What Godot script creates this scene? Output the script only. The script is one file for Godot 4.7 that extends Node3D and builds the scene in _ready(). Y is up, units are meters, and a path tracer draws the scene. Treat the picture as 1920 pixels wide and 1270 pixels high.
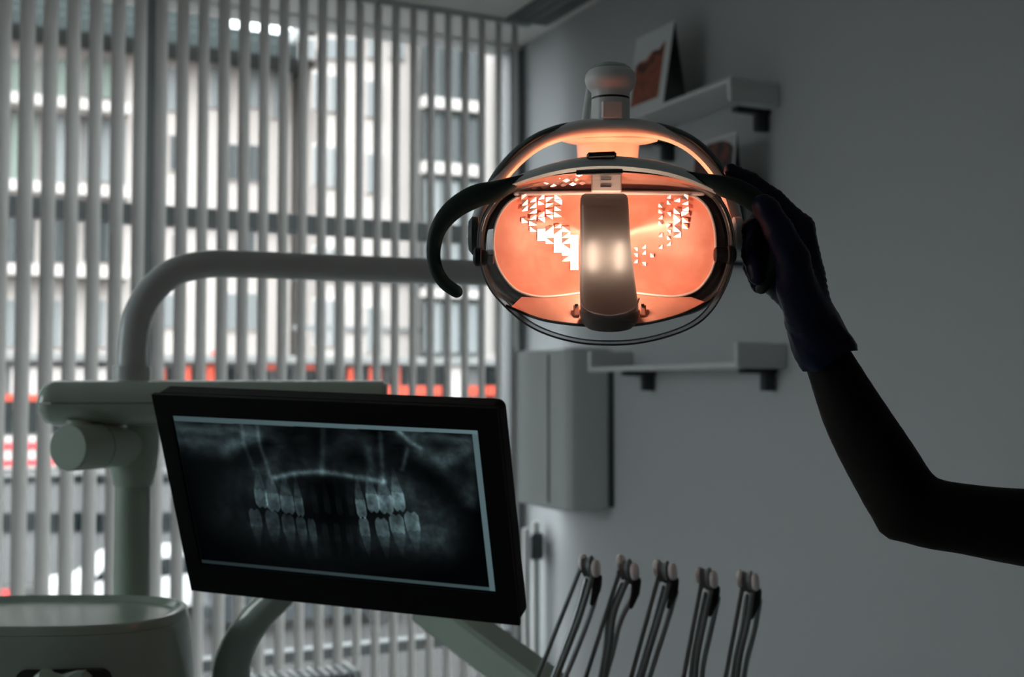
extends Node3D
# A dental surgery: operating lamp, monitor with a jaw X-ray, a gloved hand, vertical blinds and the street outside.
# World: right wall runs along z at x = WX, the window wall along x at z = WZ, floor y = 0. Metres.

const FOC := 2200.0            # focal length in pixels of the 1920 x 1270 frame
const WX := 2.07
const WZ := -4.02
const CEIL := 2.82
const LEFT := -2.6
const REAR := 3.0
const STREET := -3.6
var eye := Vector3(0, 1.45, 0)
var fw := Vector3.FORWARD
var rt := Vector3.RIGHT
var up := Vector3.UP
var M := {}
var taken := {}

# ---------------------------------------------------------------- helpers: places
func P(x, y, d) -> Vector3:    # the point seen at (x, y) of the photograph, d metres in front of the lens
	return eye + d * (fw + rt * ((x - 960.0) / FOC) - up * ((y - 635.0) / FOC))

func on_z(x, y, z) -> Vector3:
	var dir: Vector3 = fw + rt * ((x - 960.0) / FOC) - up * ((y - 635.0) / FOC)
	return eye + dir * ((z - eye.z) / dir.z)

# ---------------------------------------------------------------- helpers: nodes
func numbered(n: String) -> String:
	var k: int = taken.get(n, 0)
	taken[n] = k + 1
	return n if k == 0 else "%s_%03d" % [n, k]

func tag(o, label: String, category: String, group := "", kind := ""):
	if label: o.set_meta("label", label)
	if category: o.set_meta("category", category)
	if group: o.set_meta("group", group)
	if kind: o.set_meta("kind", kind)
	return o

func thing(called: String, label: String, category: String, at := Vector3.ZERO, group := "") -> Node3D:
	var o := Node3D.new()
	o.name = numbered(called)
	add_child(o)
	o.position = at
	tag(o, label, category, group)
	return o

func part(called: String, mesh: Mesh, m: Material, parent: Node, at := Vector3.ZERO, b := Basis.IDENTITY) -> MeshInstance3D:
	var o := MeshInstance3D.new()
	o.name = numbered(called) if parent == self else called
	o.mesh = mesh
	o.material_override = m
	parent.add_child(o, true)
	o.transform = Transform3D(b, at)
	return o

func struct(called: String, mesh: Mesh, m: Material, at := Vector3.ZERO) -> MeshInstance3D:
	var o := part(called, mesh, m, self, at)
	o.set_meta("kind", "structure")
	return o

func mat(c: Color, rough := 0.6, metal := 0.0) -> StandardMaterial3D:
	var m := StandardMaterial3D.new()
	m.albedo_color = c
	m.roughness = rough
	m.metallic = metal
	return m

func rgb(r, g, b) -> Color:
	return Color(r / 255.0, g / 255.0, b / 255.0)

# ---------------------------------------------------------------- helpers: meshes
func shape(V: PackedVector3Array, T: PackedInt32Array, crease := 40.0, face = null) -> ArrayMesh:
	var n := T.size() / 3
	var fn := PackedVector3Array()
	fn.resize(n)
	var c := Vector3.ZERO
	for v in V: c += v
	c /= V.size()
	var vol := 0.0
	for i in n:
		var a := V[T[i * 3]]
		var nn := (V[T[i * 3 + 1]] - a).cross(V[T[i * 3 + 2]] - a)
		fn[i] = nn
		vol += nn.dot(face) if face != null else nn.dot(a - c)
	var flip := vol < 0.0
	if flip:
		for i in n: fn[i] = -fn[i]
	var arr := []
	arr.resize(Mesh.ARRAY_MAX)
	if crease >= 180.0:
		var N := PackedVector3Array()
		N.resize(V.size())
		var I := PackedInt32Array()
		I.resize(n * 3)
		for i in n:
			for k in 3: N[T[i * 3 + k]] += fn[i]
			I[i * 3] = T[i * 3]
			I[i * 3 + 1] = T[i * 3 + (1 if flip else 2)]
			I[i * 3 + 2] = T[i * 3 + (2 if flip else 1)]
		for i in N.size(): N[i] = N[i].normalized()
		arr[Mesh.ARRAY_VERTEX] = V
		arr[Mesh.ARRAY_NORMAL] = N
		arr[Mesh.ARRAY_INDEX] = I
	else:
		var adj := []
		adj.resize(V.size())
		for i in V.size(): adj[i] = []
		for i in n:
			for k in 3: adj[T[i * 3 + k]].append(i)
		var cc := cos(deg_to_rad(crease))
		var OV := PackedVector3Array()
		var ON := PackedVector3Array()
		var order := [0, 1, 2] if flip else [0, 2, 1]
		for i in n:
			var me := fn[i].normalized()
			for k in order:
				var s := Vector3.ZERO
				for j in adj[T[i * 3 + k]]:
					if fn[j].normalized().dot(me) >= cc: s += fn[j]
				OV.append(V[T[i * 3 + k]])
				ON.append(s.normalized() if s.length() > 0.0 else me)
		arr[Mesh.ARRAY_VERTEX] = OV
		arr[Mesh.ARRAY_NORMAL] = ON
	var out := ArrayMesh.new()
	out.add_surface_from_arrays(Mesh.PRIMITIVE_TRIANGLES, arr)
	return out

func loft(rings: Array, caps = true, crease := 40.0, loop := true, face = null) -> ArrayMesh:
	var m: int = rings[0].size()
	var V := PackedVector3Array()
	var T := PackedInt32Array()
	for r in rings:
		for p in r: V.append(p)
	for i in rings.size() - 1:
		for j in (m if loop else m - 1):
			var a := i * m + j
			var b := i * m + (j + 1) % m
			T.append_array([a, b, b + m, a, b + m, a + m])
	if caps:
		for e in ([0, rings.size() - 1] if caps is bool else [rings.size() - 1]):
			var c := Vector3.ZERO
			for p in rings[e]: c += p
			V.append(c / m)
			for j in m:
				var a: int = e * m + j
				var b: int = e * m + (j + 1) % m
				T.append_array([V.size() - 1, b, a] if e == 0 else [V.size() - 1, a, b])
	return shape(V, T, crease, face)

func spline(pts: Array, sub := 6, closed := false) -> Array:
	var out := []
	var n := pts.size()
	for i in (n if closed else n - 1):
		var a = pts[(i - 1 + n) % n] if closed or i > 0 else pts[0]
		var b = pts[i]
		var c = pts[(i + 1) % n]
		var d = pts[(i + 2) % n] if closed or i + 2 < n else pts[n - 1]
		for s in sub:
			var t := float(s) / sub
			out.append(0.5 * (2.0 * b + (c - a) * t + (2.0 * a - 5.0 * b + 4.0 * c - d) * t * t + (3.0 * b - a - 3.0 * c + d) * t * t * t))
	if not closed: out.append(pts[n - 1])
	return out

# a swept tube; rad is a number or one number per point; squash flattens it along the 'side' axis
func tube(pts: Array, rad, n := 14, rounded := true, squash := 1.0, side := Vector3.ZERO, caps := true) -> ArrayMesh:
	var c := []
	var r := []
	for i in pts.size():
		c.append(pts[i])
		r.append(rad[i] if rad is Array else rad)
	if rounded:
		var d0: Vector3 = (c[0] - c[1]).normalized()
		var d1: Vector3 = (c[-1] - c[-2]).normalized()
		var r0: float = r[0]
		var r1: float = r[-1]
		var c0: Vector3 = c[0]
		var c1: Vector3 = c[-1]
		for a in [30.0, 60.0, 82.0]:
			c.push_front(c0 + d0 * r0 * sin(deg_to_rad(a)))
			r.push_front(r0 * cos(deg_to_rad(a)))
			c.append(c1 + d1 * r1 * sin(deg_to_rad(a)))
			r.append(r1 * cos(deg_to_rad(a)))
	var rings := []
	var last := Vector3.ZERO
	for i in c.size():
		var t: Vector3 = (c[mini(i + 1, c.size() - 1)] - c[maxi(i - 1, 0)]).normalized()
		var s := side if i == 0 else last
		if s == Vector3.ZERO: s = Vector3.UP if absf(t.y) < 0.9 else Vector3.RIGHT
		s = (s - t * s.dot(t)).normalized()
		last = s
		var q := t.cross(s)
		var ring := []
		for j in n:
			var a := TAU * j / n
			ring.append(c[i] + s * cos(a) * r[i] * squash + q * sin(a) * r[i])
		rings.append(ring)
	return loft(rings, caps, 45.0)

func lathe(profile: Array, n := 28, at := Vector3.ZERO, axis := Vector3.UP, crease := 35.0) -> ArrayMesh:
	var y := axis.normalized()
	var x := (Vector3.RIGHT if absf(y.x) < 0.9 else Vector3.FORWARD).cross(y).normalized()
	var z := x.cross(y)
	var rings := []
	for p in profile:
		var ring := []
		for j in n:
			var a := TAU * j / n
			ring.append(at + y * p.y + (x * cos(a) + z * sin(a)) * maxf(p.x, 0.00005))
		rings.append(ring)
	return loft(rings, true, crease)

func convex(V: PackedVector3Array, quads: Array, crease := 20.0) -> ArrayMesh:
	var c := Vector3.ZERO
	for v in V: c += v
	c /= V.size()
	var T := PackedInt32Array()
	for q in quads:
		for k in range(1, q.size() - 1):
			var t := [q[0], q[k], q[k + 1]]
			var nn := (V[t[1]] - V[t[0]]).cross(V[t[2]] - V[t[0]])
			if nn.dot(V[t[0]] + V[t[1]] + V[t[2]] - 3.0 * c) < 0.0: t = [t[0], t[2], t[1]]
			T.append_array(t)
	return shape(V, T, crease)

func cbox(size: Vector3, bevel := 0.004, at := Vector3.ZERO, b := Basis.IDENTITY) -> ArrayMesh:
	var h := size * 0.5
	bevel = minf(bevel, minf(h.x, minf(h.y, h.z)) * 0.6)
	var V := PackedVector3Array()
	for i in 8:
		var s := Vector3(1 if i & 1 else -1, 1 if i & 2 else -1, 1 if i & 4 else -1)
		for k in 3:
			var p := h - Vector3.ONE * bevel
			p[k] = h[k]
			V.append(at + b * (p * s))
	var Q := []
	for i in 8: Q.append([i * 3, i * 3 + 1, i * 3 + 2])
	for k in 3:
		var u := 1 << ((k + 1) % 3)
		var v := 1 << ((k + 2) % 3)
		for s in [0, 1 << k]:
			Q.append([s * 3 + k, (s | u) * 3 + k, (s | u | v) * 3 + k, (s | v) * 3 + k])
		var u2 := (k + 1) % 3
		var v2 := (k + 2) % 3
		for i in [0, u, v, u | v]:
			Q.append([i * 3 + u2, i * 3 + v2, (i | (1 << k)) * 3 + v2, (i | (1 << k)) * 3 + u2])
	return convex(V, Q)

func slab(lo: Vector3, hi: Vector3, bevel := 0.0) -> ArrayMesh:
	return cbox((hi - lo).abs(), bevel if bevel > 0 else 0.0005, (lo + hi) * 0.5)

# a closed outline in a plane (u, v axes), thickened along w
func plate(outline: Array, thick: float, o: Vector3, u: Vector3, v: Vector3, w: Vector3, bevel := 0.0) -> ArrayMesh:
	var poly := PackedVector2Array()
	for p in outline: poly.append(p)
	var inner := poly
	if bevel > 0.0:
		var off := Geometry2D.offset_polygon(poly, -bevel)
		if off.size() > 0 and off[0].size() == poly.size(): inner = off[0]
	var rings := []
	for a in [[inner, 0.0], [poly, minf(bevel, thick * 0.4)], [poly, thick - minf(bevel, thick * 0.4)], [inner, thick]]:
		var ring := []
		for p in a[0]: ring.append(o + u * p.x + v * p.y + w * a[1])
		rings.append(ring)
	var m := poly.size()
	var V := PackedVector3Array()
	var T := PackedInt32Array()
	for r in rings:
		for p in r: V.append(p)
	for i in 3:
		for j in m:
			var a := i * m + j
			var b := i * m + (j + 1) % m
			T.append_array([a, b, b + m, a, b + m, a + m])
	var tri := Geometry2D.triangulate_polygon(inner)
	var sgn := 0.0
	for i in m: sgn += poly[i].cross(poly[(i + 1) % m])
	for k in range(0, tri.size(), 3):
		var t := [tri[k], tri[k + 1], tri[k + 2]]
		var ar: float = (inner[t[1]] - inner[t[0]]).cross(inner[t[2]] - inner[t[0]])
		if ar * sgn < 0.0: t = [t[0], t[2], t[1]]
		T.append_array([t[0], t[2], t[1]])
		T.append_array([t[0] + 3 * m, t[1] + 3 * m, t[2] + 3 * m])
	return shape(V, T, 30.0)

func rounded_rect(w: float, h: float, r: float, n := 5) -> Array:
	var out := []
	for q in [[1, 1, 0], [-1, 1, 90], [-1, -1, 180], [1, -1, 270]]:
		for k in n + 1:
			var a := deg_to_rad(q[2] + 90.0 * k / n)
			out.append(Vector2(q[0] * (w / 2 - r) + r * cos(a), q[1] * (h / 2 - r) + r * sin(a)))
	return out

# skin over bones [a, b, ra, rb]: smooth minimum of tapered capsules, meshed as surface nets
func nets(bones: Array, blend: float, cell: float, V: PackedVector3Array, T: PackedInt32Array):
	var lo := Vector3.ONE * 1e9
	var hi := -lo
	for b in bones:
		var r: float = maxf(b[2], b[3]) + cell * 2.0 + blend * 2.0
		for p in [b[0], b[1]]:
			lo = lo.min(p - Vector3.ONE * r)
			hi = hi.max(p + Vector3.ONE * r)
	var nx := int((hi.x - lo.x) / cell) + 2
	var ny := int((hi.y - lo.y) / cell) + 2
	var nz := int((hi.z - lo.z) / cell) + 2
	var S := PackedFloat32Array()
	S.resize(nx * ny * nz)
	for b in bones:
		var a: Vector3 = b[0]
		var ab: Vector3 = b[1] - a
		var l2 := maxf(ab.length_squared(), 1e-9)
		var r: float = maxf(b[2], b[3]) + cell * 1.5 + blend * 3.0
		var i0 := Vector3i((a.min(b[1]) - Vector3.ONE * r - lo) / cell).max(Vector3i.ZERO)
		var i1 := Vector3i((a.max(b[1]) + Vector3.ONE * r - lo) / cell) + Vector3i.ONE
		for k in range(i0.z, mini(i1.z, nz - 1) + 1):
			for j in range(i0.y, mini(i1.y, ny - 1) + 1):
				for i in range(i0.x, mini(i1.x, nx - 1) + 1):
					var p := lo + Vector3(i, j, k) * cell - a
					var t := clampf(p.dot(ab) / l2, 0.0, 1.0)
					var d: float = (p - ab * t).length() - lerpf(b[2], b[3], t)
					S[i + nx * (j + ny * k)] += exp(clampf(-d / blend, -30.0, 30.0))
	for i in S.size(): S[i] = -blend * log(maxf(S[i], 1e-13))
	var cellv := {}
	var offs := [0, 1, nx, nx + 1, nx * ny, nx * ny + 1, nx * ny + nx, nx * ny + nx + 1]
	var edges := [[0, 1], [2, 3], [4, 5], [6, 7], [0, 2], [1, 3], [4, 6], [5, 7], [0, 4], [1, 5], [2, 6], [3, 7]]
	for k in nz - 1:
		for j in ny - 1:
			for i in nx - 1:
				var at := i + nx * (j + ny * k)
				var inside := 0
				for o in offs:
					if S[at + o] < 0.0: inside += 1
				if inside == 0 or inside == 8: continue
				var s := Vector3.ZERO
				var m := 0
				for e in edges:
					var fa := S[at + offs[e[0]]]
					var fb := S[at + offs[e[1]]]
					if (fa < 0.0) != (fb < 0.0):
						var t := fa / (fa - fb)
						var pa := Vector3(e[0] & 1, (e[0] >> 1) & 1, e[0] >> 2)
						var pb := Vector3(e[1] & 1, (e[1] >> 1) & 1, e[1] >> 2)
						s += pa.lerp(pb, t)
						m += 1
				cellv[at] = V.size()
				V.append(lo + (Vector3(i, j, k) + s / m) * cell)
	var steps := [1, nx, nx * ny]
	for at in cellv.keys():
		for ax in 3:
			var b: int = steps[(ax + 1) % 3]
			var c: int = steps[(ax + 2) % 3]
			var f0 := S[at]
			var f1 := S[at + steps[ax]]
			if (f0 < 0.0) == (f1 < 0.0): continue
			if not (cellv.has(at - b) and cellv.has(at - c) and cellv.has(at - b - c)): continue
			var q := [cellv[at], cellv[at - b], cellv[at - b - c], cellv[at - c]]
			if f0 < 0.0: T.append_array([q[0], q[1], q[2], q[0], q[2], q[3]])
			else: T.append_array([q[0], q[2], q[1], q[0], q[3], q[2]])

# ---------------------------------------------------------------- materials
func materials():
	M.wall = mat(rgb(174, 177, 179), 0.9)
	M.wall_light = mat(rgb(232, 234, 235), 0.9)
	M.ceiling = mat(rgb(224, 223, 220), 0.9)
	M.floor = mat(rgb(190, 191, 188), 0.45)
	M.frame = mat(rgb(96, 100, 102), 0.5)
	M.glass = mat(Color(0.1, 0.1, 0.1, 0.01), 0.0)
	M.glass.transparency = BaseMaterial3D.TRANSPARENCY_ALPHA
	M.slat = mat(rgb(206, 206, 204), 0.85)
	M.slat.backlight_enabled = true
	M.slat.backlight = Color(0.54, 0.53, 0.52)
	M.sage = mat(rgb(156, 173, 161), 0.22)
	M.sage.clearcoat_enabled = true
	M.sage.clearcoat = 0.2
	M.sage.clearcoat_roughness = 0.08
	M.grey = mat(rgb(186, 192, 192), 0.28)
	M.roller = mat(rgb(244, 245, 244), 0.3)
	M.white = mat(rgb(214, 216, 214), 0.4)
	M.black = mat(rgb(10, 11, 12), 0.45)
	M.bezel = mat(rgb(7, 8, 9), 0.55)
	M.bezel.metallic_specular = 0.2
	M.rubber = mat(rgb(56, 70, 66), 0.55)
	M.band = mat(rgb(206, 215, 211), 0.45)
	M.yoke = mat(rgb(212, 215, 213), 0.38)
	M.handle = mat(rgb(38, 52, 49), 0.5)
	M.handle.metallic_specular = 0.3
	M.clear = mat(Color(0.4, 0.4, 0.4, 0.03), 0.02)
	M.clear.transparency = BaseMaterial3D.TRANSPARENCY_ALPHA
	M.smoke = mat(Color(0.30, 0.29, 0.28, 0.45), 0.03)
	M.smoke.transparency = BaseMaterial3D.TRANSPARENCY_ALPHA
	M.acrylic = mat(rgb(74, 72, 70), 0.08)
	M.acrylic.clearcoat_enabled = true
	M.salmon = mat(Color.WHITE, 0.32, 0.25)
	M.salmon.albedo_texture = mottle(rgb(236, 168, 144), rgb(208, 126, 102))  # mottling puts the bowl's cloudy reflections into the colour
	M.salmon.uv1_triplanar = true
	M.salmon.uv1_scale = Vector3.ONE * 11.0
	M.facet = mat(rgb(250, 196, 176), 0.08, 0.45)
	M.rim = mat(rgb(250, 226, 214), 0.15)
	M.bezel_brown = mat(rgb(52, 34, 28), 0.12)
	M.bezel_brown.clearcoat_enabled = true
	M.frosted = mat(rgb(84, 70, 64), 0.30, 0.85)
	M.frosted.backlight_enabled = true
	M.frosted.backlight = Color(0.27, 0.265, 0.26)
	M.collar = mat(rgb(96, 88, 84), 0.4)
	M.bulb = mat(rgb(255, 235, 220), 0.3)
	M.bulb.emission_enabled = true
	M.bulb.emission = Color(1.0, 0.88, 0.78)
	M.bulb.emission_energy_multiplier = 43.0
	M.rear_glow = mat(rgb(120, 40, 24), 0.4)
	M.rear_glow.emission_enabled = true
	M.rear_glow.emission = Color(1.0, 0.42, 0.22)
	M.rear_glow.emission_energy_multiplier = 1.5
	M.skin = mat(rgb(20, 15, 12), 0.65)  # near black: the unlit arm's shade is put into the colour
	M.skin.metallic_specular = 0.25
	M.glove = mat(rgb(10, 20, 46), 0.42)
	M.glove.metallic_specular = 0.3
	M.scrubs = mat(rgb(36, 58, 66), 0.9)
	M.hair = mat(rgb(26, 20, 18), 0.6)
	M.dark_metal = mat(rgb(60, 68, 70), 0.35, 0.4)
	M.chrome = mat(rgb(176, 180, 182), 0.22, 0.9)
	M.hose = mat(rgb(112, 122, 124), 0.45)
	M.hose_pale = mat(rgb(158, 166, 168), 0.4)
	M.shelf = mat(rgb(196, 198, 198), 0.55)
	M.bracket = mat(rgb(30, 38, 44), 0.5)
	M.paper = mat(rgb(206, 208, 208), 0.8)
	# outdoors
	M.render_white = mat(rgb(188, 179, 174), 0.9)
	M.render_grey = mat(rgb(126, 126, 125), 0.9)
	M.eave = mat(rgb(52, 60, 60), 0.9)
	M.pane_dark = mat(rgb(52, 58, 60), 0.4)
	M.pane_grey = mat(rgb(120, 124, 125), 0.4)
	M.pane_green = mat(rgb(106, 120, 110), 0.4)
	M.trim_white = mat(rgb(194, 186, 182), 0.7)
	M.shop_orange = mat(rgb(206, 66, 34), 0.6)
	M.shop_red = mat(rgb(214, 60, 66), 0.6)
	M.shop_dark = mat(rgb(12, 20, 22), 0.6)
	M.shop_dark.metallic_specular = 0.15
	M.plinth = mat(rgb(98, 98, 98), 0.9)
	M.asphalt = mat(rgb(36, 35, 35), 0.95)
	M.kerb = mat(rgb(76, 75, 74), 0.95)
	M.car_white = mat(rgb(214, 214, 214), 0.25)
	M.car_red = mat(rgb(196, 48, 44), 0.3)
	M.car_dark = mat(rgb(40, 46, 50), 0.3)
	M.tyre = mat(rgb(22, 22, 24), 0.8)
	M.screen = mat(Color.BLACK, 0.35)
	M.screen.metallic_specular = 0.15
	M.screen.emission_enabled = true
	M.screen.emission = Color.BLACK
	M.screen.emission_texture = xray()
	M.screen.emission_energy_multiplier = 1.0

func mottle(a: Color, b: Color) -> NoiseTexture2D:
	var n := FastNoiseLite.new()
	n.seed = 6
	n.frequency = 0.012
	n.fractal_octaves = 5
	var g := Gradient.new()
	g.set_color(0, a)
	g.set_color(1, b)
	var t := NoiseTexture2D.new()
	t.width = 256
	t.height = 256
	t.seamless = true
	t.noise = n
	t.color_ramp = g
	return t

# the picture on the monitor: a panoramic X-ray of a jaw
func xray() -> ImageTexture:
	var w := 760
	var h := 400
	var a := PackedFloat32Array()
	a.resize(w * h)
	var strokes := [[[[0.32, 0.369], [0.393, 0.333], [0.49, 0.312], [0.582, 0.327], [0.684, 0.35]], 0.008, 0.55], [[[0.281, 0.329], [0.493, 0.28], [0.68, 0.316]], 0.03, 0.16],
		[[[0.512, 0.045], [0.499, 0.172], [0.482, 0.326]], 0.009, 0.20], [[[0.294, 0.017], [0.288, 0.146], [0.3, 0.274], [0.309, 0.404]], 0.006, 0.26], [[[0.239, 0.035], [0.234, 0.152], [0.253, 0.32]], 0.006, 0.18],
		[[[0.695, 0.05], [0.689, 0.185], [0.685, 0.334]], 0.007, 0.24], [[[0.75, 0.02], [0.783, 0.089], [0.817, 0.126]], 0.007, 0.45], [[[0.774, 0.138], [0.75, 0.263]], 0.006, 0.28], [[[0.65, 0.153], [0.648, 0.277]], 0.012, 0.2],
		[[[-0.002, 0.152], [0.107, 0.186], [0.205, 0.155], [0.261, 0.097]], 0.028, 0.26], [[[0.007, 0.078], [0.117, 0.093], [0.237, 0.055]], 0.02, 0.22], [[[0.161, 0.226], [0.236, 0.139], [0.289, 0.107]], 0.016, 0.24],
		[[[0.307, 0.067], [0.354, 0.151], [0.313, 0.285]], 0.022, 0.16], [[[0.755, 0.044], [0.863, 0.062], [0.969, 0.079]], 0.012, 0.28], [[[0.799, 0.123], [0.867, 0.204], [0.943, 0.129]], 0.024, 0.34],
		[[[0.874, 0.185], [0.9, 0.266], [0.941, 0.393]], 0.028, 0.18], [[[0.967, 0.114], [0.967, 0.22], [0.951, 0.44]], 0.018, 0.18], [[[0.529, 0.168], [0.6, 0.097], [0.66, 0.152]], 0.028, 0.16], [[[0.39, 0.21], [0.438, 0.128], [0.44, 0.268]], 0.03, 0.08],
		[[[0.115, 0.654], [0.202, 0.393], [0.301, 0.419]], 0.06, 0.13], [[[0.732, 0.39], [0.797, 0.467], [0.853, 0.57], [0.841, 0.674]], 0.055, 0.24], [[[0.738, 0.708], [0.816, 0.666]], 0.05, 0.18], [[[0.235, 0.799], [0.436, 0.881], [0.717, 0.726]], 0.08, 0.05],
		[[[0.24, 0.46], [0.34, 0.45], [0.40, 0.46]], 0.045, 0.13], [[[0.60, 0.44], [0.68, 0.42], [0.74, 0.40]], 0.045, 0.16], [[[0.22, 0.70], [0.33, 0.73], [0.42, 0.76]], 0.045, 0.14], [[[0.6, 0.70], [0.68, 0.68], [0.76, 0.62]], 0.05, 0.14]]
	for s in strokes:
		var q := []
		for p in s[0]: q.append(Vector2(p[0], p[1] * 0.525))
		q = spline(q, 5)
		var wd: float = s[1] * 1.15
		var lo: Vector2 = q[0]
		var hi: Vector2 = q[0]
		for p in q:
			lo = lo.min(p)
			hi = hi.max(p)
		for y in range(maxi(0, int((lo.y - wd * 2) * w)), mini(h, int((hi.y + wd * 2) * w) + 1)):
			for x in range(maxi(0, int((lo.x - wd * 2) * w)), mini(w, int((hi.x + wd * 2) * w) + 1)):
				var p := Vector2(x, y) / w
				var d := 9.0
				for k in q.size() - 1: d = minf(d, p.distance_to(Geometry2D.get_closest_point_to_segment(p, q[k], q[k + 1])))
				if d < wd * 2.0:
					a[x + w * y] += s[2] * 0.8 * exp(-d * d / (wd * wd))
	var upper := [[0.26, 0.508, 0.024], [0.3, 0.526, 0.026], [0.349, 0.536, 0.026], [0.389, 0.545, 0.016], [0.598, 0.525, 0.018], [0.639, 0.484, 0.022], [0.681, 0.487, 0.026], [0.724, 0.464, 0.022]]
	var lower := [[0.228, 0.647, 0.024], [0.287, 0.647, 0.026], [0.341, 0.667, 0.024], [0.385, 0.675, 0.018], [0.421, 0.682, 0.014], [0.599, 0.647, 0.018], [0.658, 0.641, 0.024], [0.708, 0.61, 0.026], [0.758, 0.588, 0.026]]
	for k in upper.size() + lower.size() + 9:
		var faint := k >= upper.size() + lower.size()
		var is_up := k < upper.size() or (faint and k % 2 == 0)
		var t: Array = [0.425 + 0.02 * (k - 17), 0.52 if is_up else 0.70, 0.011] if faint else upper[k] if is_up else lower[k - upper.size()]
		var strength: float = 0.06 if faint else (0.50 if t[0] > 0.5 else 0.38) if is_up else (0.38 if t[0] > 0.5 else 0.22)
		var cx: float = t[0] * w
		var cy: float = t[1] * 0.525 * w
		var hw: float = t[2] * w * 0.90
		var hh := 0.030 * w
		for y in range(maxi(0, int(cy - hh * 4.2)), mini(h, int(cy + hh * 4.2))):
			for x in range(int(cx - hw * 1.6), int(cx + hw * 1.6)):
				var v: float = (y - cy) * (1.0 if is_up else -1.0) / hh       # +1 at the biting edge, negative towards the root
				var lean: float = (t[0] - 0.5) * 0.5 * minf(v, 0.0) * hh * (-1.0 if is_up else 1.0) * 0.4
				var u: float = (x - cx + lean) / hw
				var g := 0.0
				if v > -1.0:
					var e := pow(absf(u), 4.0) + pow(absf(v * 0.95 + 0.10 * cos(u * 7.0)), 6.0)
					g = clampf((1.15 - e) * 3.0, 0.0, 1.0) * (0.85 + 0.4 * pow(absf(u), 3.0))
				elif v > -4.0:
					var tip := (v + 4.0) / 3.0
					g = clampf((0.95 * tip + 0.1 - absf(u)) * 5.0, 0.0, 1.0) * 0.55 * tip
				a[x + w * y] += strength * g
	var n := FastNoiseLite.new()
	n.seed = 9
	n.frequency = 0.012
	var im := Image.create(w, h, false, Image.FORMAT_RGB8)
	for y in h:
		for x in w:
			var u := float(x) / w
			var v := float(y) / h
			var i := a[x + w * y] * (0.9 + 0.4 * n.get_noise_2d(x * 2.5, y * 2.5) + 0.12 * n.get_noise_2d(x * 9.0, y * 6.0 + 70))
			i += clampf(0.30 - v, 0.0, 1.0) * 0.55 * clampf(0.55 + 1.2 * n.get_noise_2d(x, y * 2.6 + 400), 0.0, 1.0) * (1.0 - 0.7 * exp(-pow((u - 0.5) / 0.15, 2.0)))
			i += 0.10 * exp(-pow((u - 0.1) / 0.12, 2.0)) * clampf(0.7 - v, 0.0, 1.0)
			if v < 0.040 - 0.012 * u: i = maxf(i, 0.50 + 0.2 * u)
			if u > 0.978 and v < 0.985: i = maxf(i, 0.62)
			if v > 0.962 and v < 0.985 and u < 0.99: i = maxf(i, 0.26 + 0.22 * u)
			i = clampf(i, 0.0, 1.0)
			im.set_pixel(x, y, Color(0.50 * i, 0.004 + 0.62 * i, 0.008 + 0.64 * i))
	return ImageTexture.create_from_image(im)

# ---------------------------------------------------------------- scene
func _ready():
	camera_and_light()
	materials()
	room()
	window_and_blind()
	street()
	buildings()
	vehicles()
	dental_unit()
	monitor()
	console()
	instruments()
	wall_things()
	lamp()
	person()

func camera_and_light():
	var yaw := deg_to_rad(26.0)
	var pitch := atan(95.0 / FOC)
	fw = Vector3(sin(yaw) * cos(pitch), sin(pitch), -cos(yaw) * cos(pitch))
	rt = fw.cross(Vector3.UP).normalized()
	up = rt.cross(fw)
	var cam := Camera3D.new()
	cam.name = "camera"
	add_child(cam)
	cam.look_at_from_position(eye, eye + fw)
	var lens := CameraAttributesPhysical.new()
	lens.frustum_focal_length = 24.0 * FOC / 1270.0
	lens.frustum_near = 0.05
	lens.frustum_far = 300.0
	lens.frustum_focus_distance = 0.94
	lens.exposure_aperture = 7.6
	cam.attributes = lens
	cam.current = true
	var env := Environment.new()
	env.background_mode = Environment.BG_SKY
	var sky := ProceduralSkyMaterial.new()
	sky.sky_top_color = Color(0.955, 0.99, 1.0)
	sky.sky_horizon_color = Color(0.77, 0.80, 0.81)
	sky.ground_bottom_color = Color(0.30, 0.30, 0.30)
	sky.ground_horizon_color = Color(0.5, 0.5, 0.5)
	sky.sky_energy_multiplier = 1.0
	sky.ground_energy_multiplier = 1.0
	sky.energy_multiplier = 6.3
	env.sky = Sky.new()
	env.sky.sky_material = sky
	env.tonemap_mode = Environment.TONE_MAPPER_LINEAR
	env.tonemap_exposure = 1.0
	env.sdfgi_enabled = true
	env.ssao_enabled = true
	env.ssil_enabled = true
	var we := WorldEnvironment.new()
	we.name = "environment"
	we.environment = env
	add_child(we)

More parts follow.
